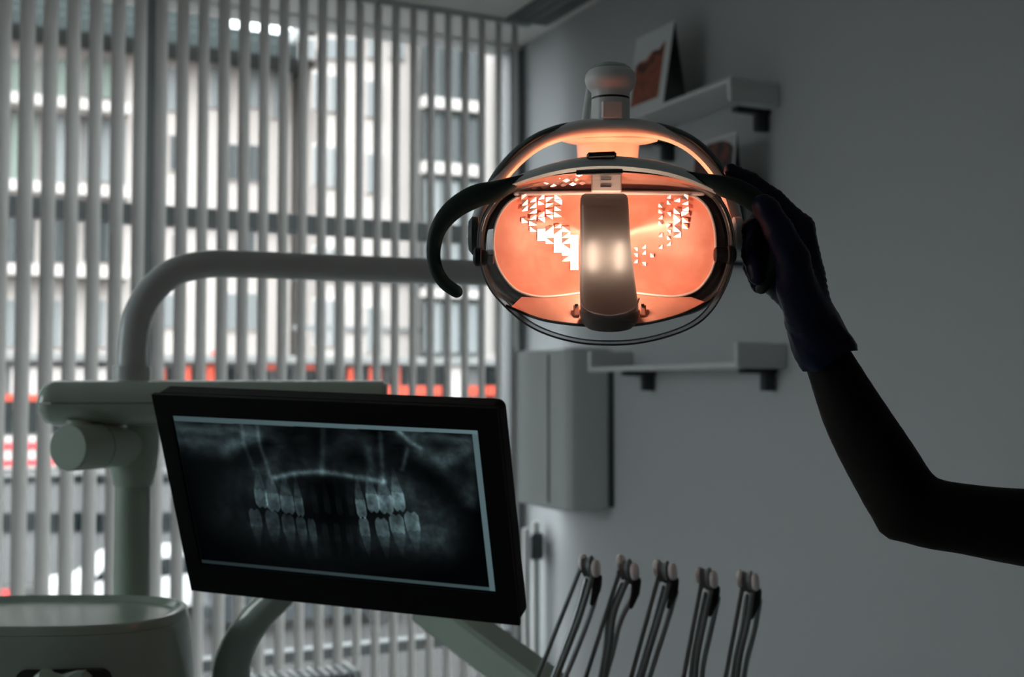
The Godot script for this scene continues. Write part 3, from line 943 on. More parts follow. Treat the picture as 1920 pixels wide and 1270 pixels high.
func instruments():
	# delivery table below the frame with its flat carrying beam
	var d := 1.52
	var c := P(1190, 1330, d)
	var tb := thing("delivery_table", "pale delivery table with a flat beam running up behind the monitor", "table", Vector3(c.x, 0, c.z))
	var hr := rt
	var hf := Vector3.UP.cross(rt).normalized()
	var B := Basis(hr, Vector3.UP, hr.cross(Vector3.UP))
	part("tray_body", cbox(Vector3(0.40, 0.05, 0.24), 0.012, Vector3(0, c.y - 0.02, 0), B), M.sage, tb)
	part("pedestal", lathe([Vector2(0.17, 0), Vector2(0.17, 0.03), Vector2(0.04, 0.05), Vector2(0.04, c.y - 0.04)], 28), M.sage, tb)
	var b0 := P(800, 1130, 1.90)
	var b1 := P(1050, 1318, 1.68)
	var bd := (b1 - b0).normalized()
	var bn := bd.cross(Vector3.UP).normalized()
	var bb := Basis(bd, bn.cross(bd), bn)
	part("beam", cbox(Vector3((b1 - b0).length(), 0.056, 0.060), 0.006, (b0 + b1) * 0.5 - tb.position, bb), M.sage, tb)
	part("beam_joint", lathe([Vector2(0.028, -0.04), Vector2(0.03, -0.036), Vector2(0.03, 0.03), Vector2(0.026, 0.036), Vector2(0.01, 0.037)], 24, P(1030, 1345, 1.50) - tb.position), M.sage, tb)
	# five whip arms: [pulley, left disc, right disc, rod foot, hose points]
	var arms := [
		[[1103, 1052], [1094, 1056], [1117, 1066], [1088, 1068], [1002, 1285], [[1110, 1082], [1090, 1150], [1066, 1214], [1036, 1290]]],
		[[1174, 1058], [1164, 1056], [1190, 1072], [1160, 1078], [1094, 1285], [[1176, 1090], [1152, 1150], [1144, 1210], [1130, 1290]]],
		[[1245, 1062], [1233, 1066], [1261, 1072], [1234, 1085], [1178, 1290], [[1254, 1096], [1236, 1160], [1218, 1220], [1196, 1295]]],
		[[1324, 1074], [1312, 1080], [1338, 1087], [1314, 1100], [1278, 1290], [[1333, 1108], [1320, 1170], [1308, 1230], [1302, 1295]]],
		[[1402, 1080], [1389, 1086], [1416, 1092], [1391, 1106], [1357, 1290], [[1411, 1112], [1402, 1170], [1388, 1230], [1380, 1295]]]]
	var words := ["leftmost and steepest whip arm, beside the beam", "second whip arm from the monitor, with forked hose", "middle one of the five whip arms", "fourth whip arm from the monitor", "rightmost whip arm, nearest the elbow"]
	for i in 5:
		var A: Array = arms[i]
		var foot := P(A[4][0] + 14, 1322, d)
		foot.y = c.y + 0.006
		var t := thing("whip_arm", words[i] + ", with white twin rollers", "instrument arm", foot, "hose whip arms on the delivery table")
		var q := func(p, dz := 0.0): return P(p[0], p[1], d - dz) - foot
		var ax: Vector3 = (rt * 0.92 - fw * 0.36 + up * 0.12).normalized()
		part("pulley", lathe([Vector2(0.0135, -0.0055), Vector2(0.011, 0), Vector2(0.0135, 0.0055)], 22, q.call([A[0][0], A[0][1] + 10]), ax), M.hose, t)
		for s in [1, 2]:
			part("roller", lathe([Vector2(0.005, -0.0045), Vector2(0.0094, -0.004), Vector2(0.0112, -0.0018), Vector2(0.0114, 0.001), Vector2(0.0098, 0.0038), Vector2(0.006, 0.0046)], 24, q.call([A[s][0], A[s][1]], 0.006 if s == 2 else -0.004), ax, 60.0), M.roller, t)
		part("fork", tube([q.call([A[3][0] + 2, A[3][1] - 4]), q.call([A[0][0], A[0][1] + 24]), q.call([A[2][0] + 2, A[2][1] + 24])], 0.0045, 10), M.hose, t)
		part("grip", tube([q.call([A[2][0] + 3, A[2][1] + 18]), q.call([A[2][0] + 1, A[2][1] + 40]), q.call([A[2][0] - 7, A[2][1] + 66])], [0.0065, 0.006, 0.003], 12), M.black, t)
		part("lever_rod", tube([q.call(A[3]), q.call(A[4])], 0.0029, 10), M.hose, t)
		var hp := []
		for p in A[5]: hp.append(q.call(p, 0.004))
		part("hose", tube(spline(hp, 5), 0.0035, 12), M.hose, t)
		var rp := []
		for p in A[5]: rp.append(q.call([p[0] - 11 + (p[1] - 1090) * 0.01, p[1] + 6], -0.006))
		part("guide_rod", tube(spline(rp, 5), 0.0030, 10), M.chrome, t)
		var gp := []
		for p in A[5]: gp.append(q.call([p[0] + 14 + (5 if i == 1 else 0) - (p[1] - 1090) * (0.12 if i == 1 else 0.02), p[1] + 14], -0.02))
		part("return_hose", tube(spline(gp, 5), 0.0036, 12), M.hose_pale, t)
		part("socket", lathe([Vector2(0.016, 0.0), Vector2(0.016, 0.008), Vector2(0.010, 0.016)], 18), M.sage, t)

func easel(called: String, label: String, at: Vector3, w: float, h: float, dep: float, print_mat: Material, border: Material):
	# a tent-fold picture: front leaf leaning back, rear leaf as prop; leaves run along z
	var t := thing(called, label, "desk calendar", at)
	var fx := Vector3(0, 0, 1)
	var lean := Vector3(dep * 0.5, h, 0).normalized()
	var hh := Vector2(dep * 0.5, h).length()
	var nrm := lean.cross(fx).normalized()
	part("front_leaf", cbox(Vector3(w, hh, 0.003), 0.0008, Vector3(-dep * 0.25, h * 0.5, 0), Basis(fx, lean, nrm)), border, t)
	var face := nrm if nrm.x < 0 else -nrm
	var q := QuadMesh.new()
	q.size = Vector2(w * 0.96, hh * 0.97)
	part("print", q, print_mat, t, Vector3(-dep * 0.25, h * 0.5, 0) + face * 0.0021, Basis(lean.cross(face), lean, face))
	var lean2 := Vector3(-dep * 0.5, h, 0).normalized()
	part("rear_leaf", cbox(Vector3(w, hh, 0.003), 0.0008, Vector3(dep * 0.25, h * 0.5, 0), Basis(fx, lean2, lean2.cross(fx).normalized())), M.bracket, t)
	part("base_strip", cbox(Vector3(dep, 0.004, w), 0.001, Vector3(0, 0.002, 0)), M.bracket, t)

func picture(page: Color, ink: Color, dark: Color, seed_: int, arch: bool) -> StandardMaterial3D:
	var im := Image.create(96, 128, false, Image.FORMAT_RGB8)
	im.fill(page)
	var n := FastNoiseLite.new()
	n.seed = seed_
	n.frequency = 0.05
	for y in 128:
		for x in 96:
			var u := x / 96.0
			var v := y / 128.0
			var topl: float = 0.42 - 0.05 * absf(sin(u * 9.0)) - 0.20 * u if not arch else 0.02 + 0.10 * pow(absf(u - 0.5) * 2.0, 3.0)
			if u > (0.08 if not arch else 0.02) and u < (0.86 if not arch else 0.98) and v > topl and v < (0.90 if not arch else 0.98):
				var k := clampf(0.5 + n.get_noise_2d(x, y) * 1.6, 0.0, 1.0)
				im.set_pixel(x, y, ink.lerp(dark, k if v < topl + 0.14 or arch else k * 0.35))
	var m := mat(Color.WHITE, 0.6)
	m.albedo_texture = ImageTexture.create_from_image(im)
	return m

func shelf(label: String, z_near: float, z_far: float, y0: float, y1: float, board_on_top: bool, depth := 0.165):
	var t := thing("wall_shelf", label, "shelf", Vector3(WX, y0, (z_near + z_far) / 2), "white wall shelves on the right wall")
	var zn := z_near - t.position.z
	var zf := z_far - t.position.z
	var h := y1 - y0
	var th := 0.014
	var by := h - th if board_on_top else 0.0
	part("board", slab(Vector3(-depth, by, zf), Vector3(0, by + th, zn), 0.002), M.shelf, t)
	var ey0 := 0.0 if board_on_top else th
	var ey1 := h - th if board_on_top else h
	part("end_panel", slab(Vector3(-depth, ey0, zn - 0.016), Vector3(0, ey1, zn), 0.002), M.shelf, t)
	part("end_panel", slab(Vector3(-depth, ey0, zf), Vector3(0, ey1, zf + 0.016), 0.002), M.shelf, t)
	for z in [zn - 0.05, zf + 0.14]:
		var b := part("bracket", slab(Vector3(-0.115, -0.014, z - 0.014), Vector3(0, 0.0, z + 0.014), 0.002), M.bracket, t)
		part("bracket_leg", slab(Vector3(-0.045, -0.062, z - 0.012), Vector3(-0.005, -0.014, z + 0.012), 0.003), M.bracket, b)

func wall_things():
	var zn := -2.56
	var yu := P(1368, 182, 3.13).y
	shelf("upper white shelf holding the orange desk calendar", zn, -3.22, yu, yu + 0.066, true)
	shelf("middle white shelf partly hidden behind the lamp and hand", zn - 0.02, -3.05, P(1400, 482, 3.13).y, P(1400, 444, 3.13).y, false)
	var yl := P(1380, 690, 3.13).y
	shelf("lower white tray shelf below the lamp", zn + 0.02, -3.34, yl, yl + 0.068, false)
	var orange := picture(rgb(196, 200, 202), rgb(150, 74, 48), rgb(52, 22, 14), 5, false)
	easel("desk_calendar", "tent-fold calendar with orange picture standing on the upper shelf", Vector3(WX - 0.118, yu + 0.066, -3.00), 0.21, 0.255, 0.085, orange, M.paper)
	var dark := picture(rgb(170, 168, 168), rgb(96, 34, 22), rgb(14, 12, 12), 8, true)
	easel("desk_calendar", "dark red tent-fold calendar under the upper shelf behind the lamp", Vector3(WX - 0.115, P(1400, 482, 3.13).y + 0.0142, -2.70), 0.20, 0.34, 0.07, dark, M.paper)
	# wall cabinet near the window
	var zc := -3.46
	var yt := P(1071, 652, 3.94).y
	var yb := P(1071, 960, 3.94).y
	var cab := thing("wall_cabinet", "pale box cabinet with rounded edge on the wall beside window", "cabinet", Vector3(WX, yb, zc - 0.21))
	var h := yt - yb
	var o := []
	for p in [[0.0, 0.21], [-0.115, 0.21], [-0.140, 0.205], [-0.156, 0.19], [-0.162, 0.165], [-0.165, -0.165], [-0.160, -0.195], [-0.14, -0.21], [0.0, -0.21]]: o.append(Vector2(p[0] - 0.014, p[1]))
	part("body", plate(o, h, Vector3.ZERO, Vector3.RIGHT, Vector3.BACK, Vector3.UP, 0.006), M.grey, cab)
	part("shadow_gap_plate", slab(Vector3(-0.018, 0.01, -0.215), Vector3(0, h - 0.01, 0.222), 0.003), M.bracket, cab)  # dark plate stands in for the shadow in the gap to the wall
	part("door_groove", slab(Vector3(-0.1815, 0.02, 0.075), Vector3(-0.176, h - 0.02, 0.083), 0.0005), M.frame, cab)
	# ceiling vent in the corner
	var v := thing("ceiling_vent", "grey slot vent in the ceiling corner above the window", "vent", Vector3(1.94, CEIL, -3.40))
	part("vent_frame", slab(Vector3(-0.085, -0.010, -0.45), Vector3(0.085, 0, 0.45), 0.003), M.frame, v)
	for k in 3: part("vent_slat", slab(Vector3(-0.065 + k * 0.05, -0.013, -0.43), Vector3(-0.065 + k * 0.05 + 0.03, -0.010, 0.43), 0.001), M.frame, v)

# ---------------------------------------------------------------- operating lamp
func lamp():
	var d0 := 0.95
	var org := P(1138, 470, d0)
	var T := thing("operating_lamp", "lit dental operating lamp with orange faceted reflector and two side handles", "lamp", org)
	var k := d0 / FOC
	var l := func(x, y, dz) -> Vector3: return P(x, y, d0 - dz * 0.001) - org
	# outline of the clear front cover
	var oc := []
	for p in [[918, 385], [940, 362], [985, 343], [1060, 327], [1140, 322], [1220, 327], [1295, 343], [1338, 362], [1362, 392], [1376, 440], [1375, 490], [1362, 535], [1335, 582], [1300, 612], [1250, 632], [1195, 644], [1140, 647], [1085, 643], [1030, 629], [985, 607], [945, 573], [918, 540], [902, 500], [896, 455], [902, 415]]: oc.append(Vector2(p[0], p[1]))
	oc = spline(oc, 4, true)
	var ctr := Vector2(1138, 478)
	var oh := []           # the housing ends higher than the cover, which hangs below it
	for p in oc: oh.append(Vector2(p.x, p.y if p.y < 548.0 else 548.0 + (p.y - 548.0) * 0.62))
	var ring_of := func(outline: Array, s: float, dz: float) -> Array:
		var out := []
		for p in outline:
			var q: Vector2 = ctr + (p - ctr) * s
			out.append(l.call(q.x, q.y, dz))
		return out
	# rear housing
	var rr := []
	for q in [[0.985, 2.0], [1.0, -4.0], [0.985, -16.0], [0.93, -34.0], [0.80, -50.0], [0.55, -60.0], [0.25, -64.0]]: rr.append(ring_of.call(oh, q[0], q[1]))
	var V := []
	for q in [[0.25, -61.0], [0.55, -57.0], [0.78, -47.0], [0.91, -32.0], [0.965, -16.0], [0.975, -4.0], [0.965, 2.0]]: V.append(ring_of.call(oh, q[0], q[1]))
	rr.append_array(V)
	rr.append(rr[0])
	part("housing", loft(rr, false, 60.0), M.rubber, T)
	# dome of clear plastic in front
	var dome := []
	for s in [1.0, 0.985, 0.95, 0.9, 0.82, 0.7, 0.55, 0.4, 0.25, 0.1]: dome.append(ring_of.call(oc, s, 6.0 + 44.0 * pow(1.0 - pow(s, 2.6), 0.8)))
	part("front_cover", loft(dome, 2, 180.0, true, -fw), M.clear, T)
	var ring: Array = ring_of.call(oc, 1.0, 6.0)
	ring.append(ring[0])
	part("cover_rim", tube(ring, 0.0008, 8, false), M.acrylic, T)
	part("cover_lip", loft([ring_of.call(oc, 1.0, 6.0), ring_of.call(oc, 0.985, 7.5), ring_of.call(oc, 0.965, 6.5), ring_of.call(oc, 0.955, 3.0)], false, 60.0, true, -fw), M.smoke, T)
	var r3: Array = ring_of.call(oc, 0.957, 3.0)
	r3.append(r3[0])
	part("cover_rim", tube(r3, 0.0006, 8, false), M.acrylic, T)
	ring = ring_of.call(oh, 0.968, 3.0)
	ring.append(ring[0])
	part("inner_gasket", tube(ring, 0.0011, 8, false), M.black, T)
	# bezel between cover and reflector
	var ro := []
	for p in [[925, 455], [930, 420], [945, 390], [970, 370], [1010, 363], [1138, 361], [1262, 363], [1300, 368], [1325, 388], [1338, 420], [1342, 455], [1340, 490], [1328, 520], [1305, 545], [1270, 556], [1235, 555], [1180, 549], [1138, 547], [1095, 549], [1040, 556], [1005, 556], [970, 545], [945, 520], [930, 490]]: ro.append(Vector2(p[0], p[1]))
	ro = spline(ro, 4, true)
	var outer := []
	for p in ro:      # the cover outline in the same direction from the centre
		var best := Vector2.ZERO
		var dd: Vector2 = (p - ctr).normalized()
		var bd := -2.0
		for q in oh:
			var dq := dd.dot((q - ctr).normalized())
			if dq > bd:
				bd = dq
				best = q
		outer.append(ctr + dd * (best - ctr).length())
	var bezel := []
	for s in [0.0, 0.25, 0.6, 1.0]:
		var r2 := []
		for i in ro.size():
			var q: Vector2 = ro[i].lerp(ctr + (outer[i] - ctr) * 0.97, s)
			r2.append(l.call(q.x, q.y, lerpf(-1.0, 1.0, s) - 5.0 * sin(s * PI)))
		bezel.append(r2)
	part("inner_bezel", loft(bezel, false, 60.0, true, -fw), M.bezel_brown, T)
	# reflector bowl and its lit rim
	var bc := Vector2(1135, 458)
	var bowl := []
	for s in [1.0, 0.94, 0.86, 0.76, 0.64, 0.5, 0.36, 0.2, 0.06]:
		var r2 := []
		for p in ro:
			var q: Vector2 = bc + (p - bc) * s
			r2.append(l.call(q.x, q.y, -44.0 * pow(1.0 - s * s, 0.9)))
		bowl.append(r2)
	var refl := part("reflector", loft(bowl, 2, 60.0, true, -fw), M.salmon, T)
	var rim := []
	for p in ro: rim.append(l.call(p.x, p.y, 0.5))
	rim.append(rim[0])
	part("reflector_rim", tube(rim, 0.0011, 8, false), M.rim, refl)
	# two halogen capsules behind the shield, each with its light
	var bulbs := []
	for x in [1113, 1158]:
		var c: Vector3 = l.call(x, 482, 28.2)
		bulbs.append(c)
		part("bulb", lathe([Vector2(0.0006, -0.0125), Vector2(0.0028, -0.011), Vector2(0.0041, -0.006), Vector2(0.0044, 0.0), Vector2(0.0041, 0.006), Vector2(0.0028, 0.011), Vector2(0.0006, 0.0125)], 20, c, up), M.bulb, T)
		var o := OmniLight3D.new()
		o.name = "bulb_light"
		T.add_child(o, true)
		o.position = c
		o.light_color = Color(1.0, 0.86, 0.76)
		o.light_energy = 0.0002
		o.light_size = 0.004
		o.omni_range = 12.0
		o.omni_attenuation = 2.0
		o.shadow_enabled = true
	# mosaic of mirror facets on both lobes
	var rng := RandomNumberGenerator.new()
	rng.seed = 21
	var cam: Vector3 = eye - org
	for side in [-1, 1]:
		var x0 := 984.0 if side < 0 else 1192.0
		for col in 7:
			for row in 13:
				var fx := x0 + col * 15.5
				var fy := 369.0 + row * 11.0 + (col % 2) * 5.5
				var u := (fx - 984.0) / 100.0 if side < 0 else (1300.0 - fx) / 110.0
				var low := 420.0 + 90.0 * u
				if fy > low or fx > 1086.0 and side < 0: continue
				var full: bool = fy > low - 62.0 and u > 0.22 and side < 0 and fy > 425.0
				var small: bool = side > 0 and fx < 1258.0
				if side > 0 and (rng.randf() < (0.18 if small else 0.06) or (fx < 1226.0 and fy < 462.0) or (not small and fy > 455.0)): continue
				if side < 0 and not full and (rng.randf() < 0.16 or (u > 0.75 and fy < 430.0)): continue
				var e := minf(1.0, pow(pow(absf(fx - bc.x) / 208.0, 3.0) + pow(absf(fy - bc.y) / 98.0, 3.0), 1.0 / 3.0))
				var p: Vector3 = l.call(fx, fy, -44.0 * pow(1.0 - e * e, 0.9) + 2.2)
				var aim: Vector3 = bulbs[0 if side < 0 else 1] + up * rng.randf_range(-0.002, 0.002)
				var nn := ((cam - p).normalized() + (aim - p).normalized()).normalized()
				var tx := (rt - nn * rt.dot(nn)).normalized()
				var ty := nn.cross(tx)
				var hw := (3.4 if small else 7.8 if full else rng.randf_range(5.6, 7.8)) * k
				var hh := (3.6 if small else 5.6 if full else rng.randf_range(3.8, 5.4)) * k
				var lift := 0.0 if full and rng.randf() < 0.8 else rng.randf_range(0.0006, 0.0018) * (1.0 if rng.randf() < 0.5 else -1.0)
				if rng.randf() < 0.5: tx = -tx
				if rng.randf() < 0.3 and not full: ty = -ty
				var A := p - tx * hw - ty * hh
				var B := p + tx * hw - ty * hh
				var C := p + tx * hw + ty * hh + nn * lift
				var D := p - tx * hw + ty * hh
				var back := p - nn * 0.0035
				part("facet", convex(PackedVector3Array([A, B, C, D, back]), [[0, 1, 3], [1, 2, 3], [0, 1, 4], [1, 2, 4], [2, 3, 4], [3, 0, 4]], 1.0), M.facet, refl)
	# strip modelling the reflector's reflection in the cover's top curve, and the ledge below
	var strip := func(called: String, back_pts: Array, front_pts: Array, dzb: float, dzf: float, thick: float, m: Material):
		var a := []
		var b := []
		for p in back_pts: a.append(Vector2(p[0], p[1]))
		for p in front_pts: b.append(Vector2(p[0], p[1]))
		a = spline(a, 5)
		b = spline(b, 5)
		var rings := []
		for i in a.size():
			var pa: Vector3 = l.call(a[i].x, a[i].y, dzb)
			var pb: Vector3 = l.call(b[i].x, b[i].y, dzf)
			var pm: Vector3 = pa.lerp(pb, 0.5) - fw * -0.001
			rings.append([pa, pm, pb, pb - up * thick + fw * 0.001, pm - up * thick + fw * 0.002, pa - up * thick + fw * 0.002])
		return part(called, loft(rings, true, 40.0), m, T)
	strip.call("reflection_strip", [[966, 362], [1010, 361], [1070, 360], [1138, 359], [1206, 360], [1265, 361], [1316, 362]], [[950, 350], [1010, 334], [1070, 326], [1138, 323], [1206, 326], [1265, 334], [1328, 350]], -7.0, 11.0, 0.0012, M.salmon)
	strip.call("lower_ledge", [[978, 557], [1040, 558], [1095, 551], [1138, 549], [1180, 551], [1235, 557], [1296, 557]], [[957, 577], [1010, 596], [1070, 606], [1138, 610], [1205, 606], [1275, 589], [1324, 567]], 1.0, 16.0, 0.0015, M.salmon)
	var edge := []
	for p in [[950, 574], [1010, 598], [1070, 608], [1138, 612], [1205, 608], [1275, 591], [1330, 565]]: edge.append(l.call(p[0], p[1], 17.0))
	part("ledge_seal", tube(spline(edge, 5), 0.0012, 8), M.black, T)
	var lip := []
	for x in [966, 1020, 1080, 1138, 1200, 1262, 1318]: lip.append(l.call(x, 361.5 + 0.00006 * pow(x - 1140.0, 2.0), 1.5))
	part("reflector_lip", tube(spline(lip, 4), 0.0017, 10), M.rim, T)
	for i in 22:  # facets of that reflection, built as real shapes
		var fx := 966.0 + i * 6.0
		var fy := 357.0 - 0.10 * (fx - 960.0) - (i % 3) * 8.0
		var p: Vector3 = l.call(fx, fy, 9.5 - (fy - 330.0) * 0.45)
		var nn: Vector3 = ((cam - p).normalized() + (bulbs[0] - p).normalized() * (1.0 if i % 2 == 0 else 0.6)).normalized()
		var tx := (rt - nn * rt.dot(nn)).normalized()
		var ty := nn.cross(tx)
		part("facet", convex(PackedVector3Array([p - tx * 0.0028, p - ty * 0.0016, p + tx * 0.0028, p + ty * 0.0018, p - nn * 0.002]), [[0, 1, 2], [0, 2, 3], [0, 1, 4], [1, 2, 4], [2, 3, 4], [3, 0, 4]], 1.0), M.facet, refl)
	var br := part("bulb_bracket", cbox(Vector3(56 * k, 34 * k, 0.004), 0.001, l.call(1137, 343, 9.0), Basis(rt, up, -fw)), M.rim, T)
	for y in [337, 350]: part("slot", cbox(Vector3(20 * k, 2.4 * k, 0.001), 0.0002, l.call(1136, y, 11.4), Basis(rt, up, -fw)), M.bezel_brown, br)
	part("warning_strip", cbox(Vector3(86 * k, 8 * k, 0.002), 0.0005, l.call(1124, 323, 12.0), Basis((rt + up * 0.03).normalized(), up, -fw)), M.black, T)
	# satin shield in front of the bulbs: a thin curved shell
	var rows := [[363, 36, 1133, 22, 24], [366, 42, 1133, 23, 27], [372, 44.5, 1133, 23.5, 30], [384, 45.5, 1133, 24, 32], [402, 46, 1133.5, 24, 33], [425, 46.5, 1134, 24, 33.5], [455, 47.5, 1135, 24, 34], [485, 49, 1136.5, 24, 34], [515, 51, 1138, 24, 34], [545, 53, 1140, 24, 33.5], [570, 54.5, 1142, 23, 33], [588, 55, 1143, 22, 32.5]]
	# fine grid over the thin satin shell; a little of the bulbs' light comes through it
	var nrow := 80
	var ncol := 65
	var keys := []
	for r in rows: keys.append(Vector4(r[1], r[2], r[3], r[4]))
	var SV := PackedVector3Array()
	for pass_ in 2:
		for i in nrow:
			var y := lerpf(363.0, 588.0, pow(i / float(nrow - 1), 1.25))
			var q0 := 0
			while q0 < rows.size() - 2 and rows[q0 + 1][0] < y: q0 += 1
			var v: Vector4 = keys[q0].lerp(keys[q0 + 1], clampf((y - rows[q0][0]) / (rows[q0 + 1][0] - rows[q0][0]), 0.0, 1.0))
			for j in ncol:
				var u := -1.0 + 2.0 * j / (ncol - 1.0)
				var q := pow(maxf(0.0, 1.0 - pow(absf(u), 2.6)), 0.62)
				var x := v.y + u * (v.x - 2.4 * pass_)
				SV.append(l.call(x, y + 9.0 * q * clampf((y - 480.0) / 110.0, 0.0, 1.0), lerpf(v.z, v.w - 1.2 * pass_, q)))
	var solid := PackedInt32Array()
	var half := nrow * ncol
	for i in nrow - 1:
		for j in ncol - 1:
			var a := i * ncol + j
			solid.append_array([a, a + 1, a + ncol + 1, a, a + ncol + 1, a + ncol])
	var border := []
	for j in ncol: border.append(j)
	for i in range(1, nrow): border.append(i * ncol + ncol - 1)
	for j in range(ncol - 2, -1, -1): border.append((nrow - 1) * ncol + j)
	for i in range(nrow - 2, 0, -1): border.append(i * ncol)
	for b in border.size():
		var a: int = border[b]
		var c: int = border[(b + 1) % border.size()]
		solid.append_array([a, half + a, half + c, a, half + c, c])
	part("bulb_shield", shape(SV, solid, 50.0, -fw), M.frosted, T)
	var cl := []
	for r in [[588, 56, 1143, 5, 34], [592, 57, 1143, 5, 35], [600, 56, 1143, 5, 35], [612, 52, 1143, 6, 33.5], [620, 44, 1143, 8, 31]]:
		var r2 := []
		for j in 28:
			var a := TAU * j / 28.0
			r2.append(l.call(r[2] + cos(a) * r[1], r[0] - 8.0 + 11.0 * maxf(0.0, sin(a)), lerpf(r[3], r[4], 0.5 + 0.5 * sin(a))))
		cl.append(r2)
	part("shield_collar", loft(cl, true, 50.0), M.collar, T)
	var cr := []
	for p in [[1089, 562], [1094, 576], [1108, 585], [1126, 590], [1143, 592], [1160, 590], [1178, 585], [1192, 575], [1198, 560]]: cr.append(l.call(p[0], p[1], 34.0 - 9.0 * pow((p[0] - 1143.0) / 55.0, 2.0)))
	part("collar_ring", tube(spline(cr, 4), 0.0007, 8), M.rim, T)
	for s in [-1, 1]:
		part("clip", cbox(Vector3(12 * k, 22 * k, 0.004), 0.001, l.call(1143 + s * 62, 582, 12.0), Basis(rt, up, -fw)), M.salmon, T)
		part("clip_slot", cbox(Vector3(6 * k, 4 * k, 0.001), 0.0002, l.call(1143 + s * 62, 572, 14.6), Basis(rt, up, -fw)), M.black, T)
	# grey band along the top edge, with a small clip
	var bt := spline([Vector2(948, 342), Vector2(985, 324), Vector2(1040, 306), Vector2(1090, 296), Vector2(1138, 293), Vector2(1186, 296), Vector2(1240, 304), Vector2(1292, 320), Vector2(1336, 344)], 5)
	var bb := spline([Vector2(935, 362), Vector2(985, 342), Vector2(1040, 328), Vector2(1090, 321), Vector2(1138, 319), Vector2(1186, 321), Vector2(1240, 328), Vector2(1292, 342), Vector2(1342, 364)], 5)
	var band := []
	for i in bt.size():
		var t: Vector2 = bt[i]
		var b: Vector2 = bb[i]
		band.append([l.call(b.x, b.y, 12.0), l.call(b.x, lerpf(b.y, t.y, 0.3), 14.0), l.call(t.x, lerpf(b.y, t.y, 0.75), 11.0), l.call(t.x, t.y, 4.0), l.call(t.x, t.y - 1.0, -6.0), l.call(t.x, t.y + 2.0, -34.0), l.call(b.x, b.y + 6.0, -34.0), l.call(b.x, b.y + 1.0, 0.0)])
	part("top_band", loft(band, true, 50.0), M.band, T)
	part("top_clip", cbox(Vector3(55 * k, 12 * k, 0.014), 0.002, l.call(1127, 293, 6.0), Basis((rt + up * 0.04).normalized(), up, -fw)), M.black, T)
	# handles: the left one ends in a free hook, the right one is held
	for s in [[[980, 330], [962, 342], [930, 358], [890, 369], [850, 393], [823, 427], [813, 467], [817, 502], [833, 530], [856, 547]], [[1288, 324], [1318, 336], [1352, 348], [1392, 362], [1428, 388], [1450, 424], [1456, 462], [1450, 498], [1440, 522], [1428, 540]]]:
		var pts := []
		var rad := []
		var rs := [3.0, 11.0, 19.0, 21.5, 19.5, 16.0, 13.5, 12.8, 12.6, 12.0]
		for i in 10:
			pts.append(l.call(s[i][0], s[i][1], [8, 10, 11, 10, 8, 6, 4, 3, 2, 2][i]))
			rad.append(rs[i] * k)
		part("handle", tube(spline(pts, 5), spline(rad, 5), 18, true, 0.72, -fw), M.handle, T)
	# tilt pivots at both sides
	for s in [-1, 1]:
		var px := 908.0 if s < 0 else 1358.0
		var py := 482.0 if s < 0 else 478.0
		part("tilt_knob", lathe([Vector2(0.0048, -0.008), Vector2(0.0062, -0.007), Vector2(0.0062, 0.002), Vector2(0.0075, 0.003), Vector2(0.0075, 0.007), Vector2(0.005, 0.009)], 20, l.call(px, py, 8.0), rt * s), M.black, T)
		part("pivot_disc", lathe([Vector2(0.010, -0.004), Vector2(0.0155, -0.003), Vector2(0.016, 0.002), Vector2(0.012, 0.005)], 26, l.call(890.0 if s < 0 else 1382.0, 442, -30.0), rt * s), M.rubber if s < 0 else M.yoke, T)
	# yoke: arch behind the head, with dark rubber covers on its shoulders
	var yk := spline([Vector2(888, 446), Vector2(908, 384), Vector2(945, 324), Vector2(1000, 273), Vector2(1066, 246), Vector2(1142, 239), Vector2(1218, 243), Vector2(1288, 268), Vector2(1340, 318), Vector2(1370, 378), Vector2(1384, 446)], 6)
	var yr := []
	for i in yk.size():
		var p: Vector2 = yk[i]
		var o := (p - Vector2(1138, 440)).normalized()
		var w := 14.0 + 4.0 * exp(-pow((p.x - 1142.0) / 90.0, 2.0))
		var r2 := []
		for j in 16:
			var a := TAU * j / 16.0
			var q := p + o * (signf(cos(a)) * pow(absf(cos(a)), 0.7) * w)
			r2.append(l.call(q.x, q.y, -62.0 + signf(sin(a)) * pow(absf(sin(a)), 0.7) * 17.0))
		yr.append(r2)
	part("yoke", loft(yr, true, 50.0), M.yoke, T)
	for span in [[8, 25], [36, 53]]:
		var rr2 := []
		var n2: int = span[1] - span[0]
		for i in range(span[0], span[1] + 1):
			var p: Vector2 = yk[i]
			var o := (p - Vector2(1138, 440)).normalized()
			var e := sin(PI * (i - span[0]) / float(n2))
			var w := 14.0 + 4.0 * exp(-pow((p.x - 1142.0) / 90.0, 2.0))
			var r2 := []
			for j in 14:
				var a := TAU * j / 14.0
				var q := p + o * (w - 9.0 + 5.0 * pow(e, 0.6) + cos(a) * 8.0)
				r2.append(l.call(q.x, q.y, -60.0 + signf(sin(a)) * pow(absf(sin(a)), 0.6) * (17.5 * pow(e, 0.35))))
			rr2.append(r2)
		part("yoke_cover", loft(rr2, true, 50.0), M.rubber, T)
	# neck, ring and ball joint on top
	var kk := 1.015 / FOC
	var nb: Vector3 = l.call(1145, 238, -65.0)
	var yv := func(y): return (238.0 - y) * kk
	part("neck", lathe([Vector2(36 * kk, 0.0), Vector2(36 * kk, yv.call(188))], 36, nb, up), M.yoke, T)
	part("neck_seal", lathe([Vector2(35 * kk, yv.call(189)), Vector2(35 * kk, yv.call(183))], 36, nb, up), M.black, T)
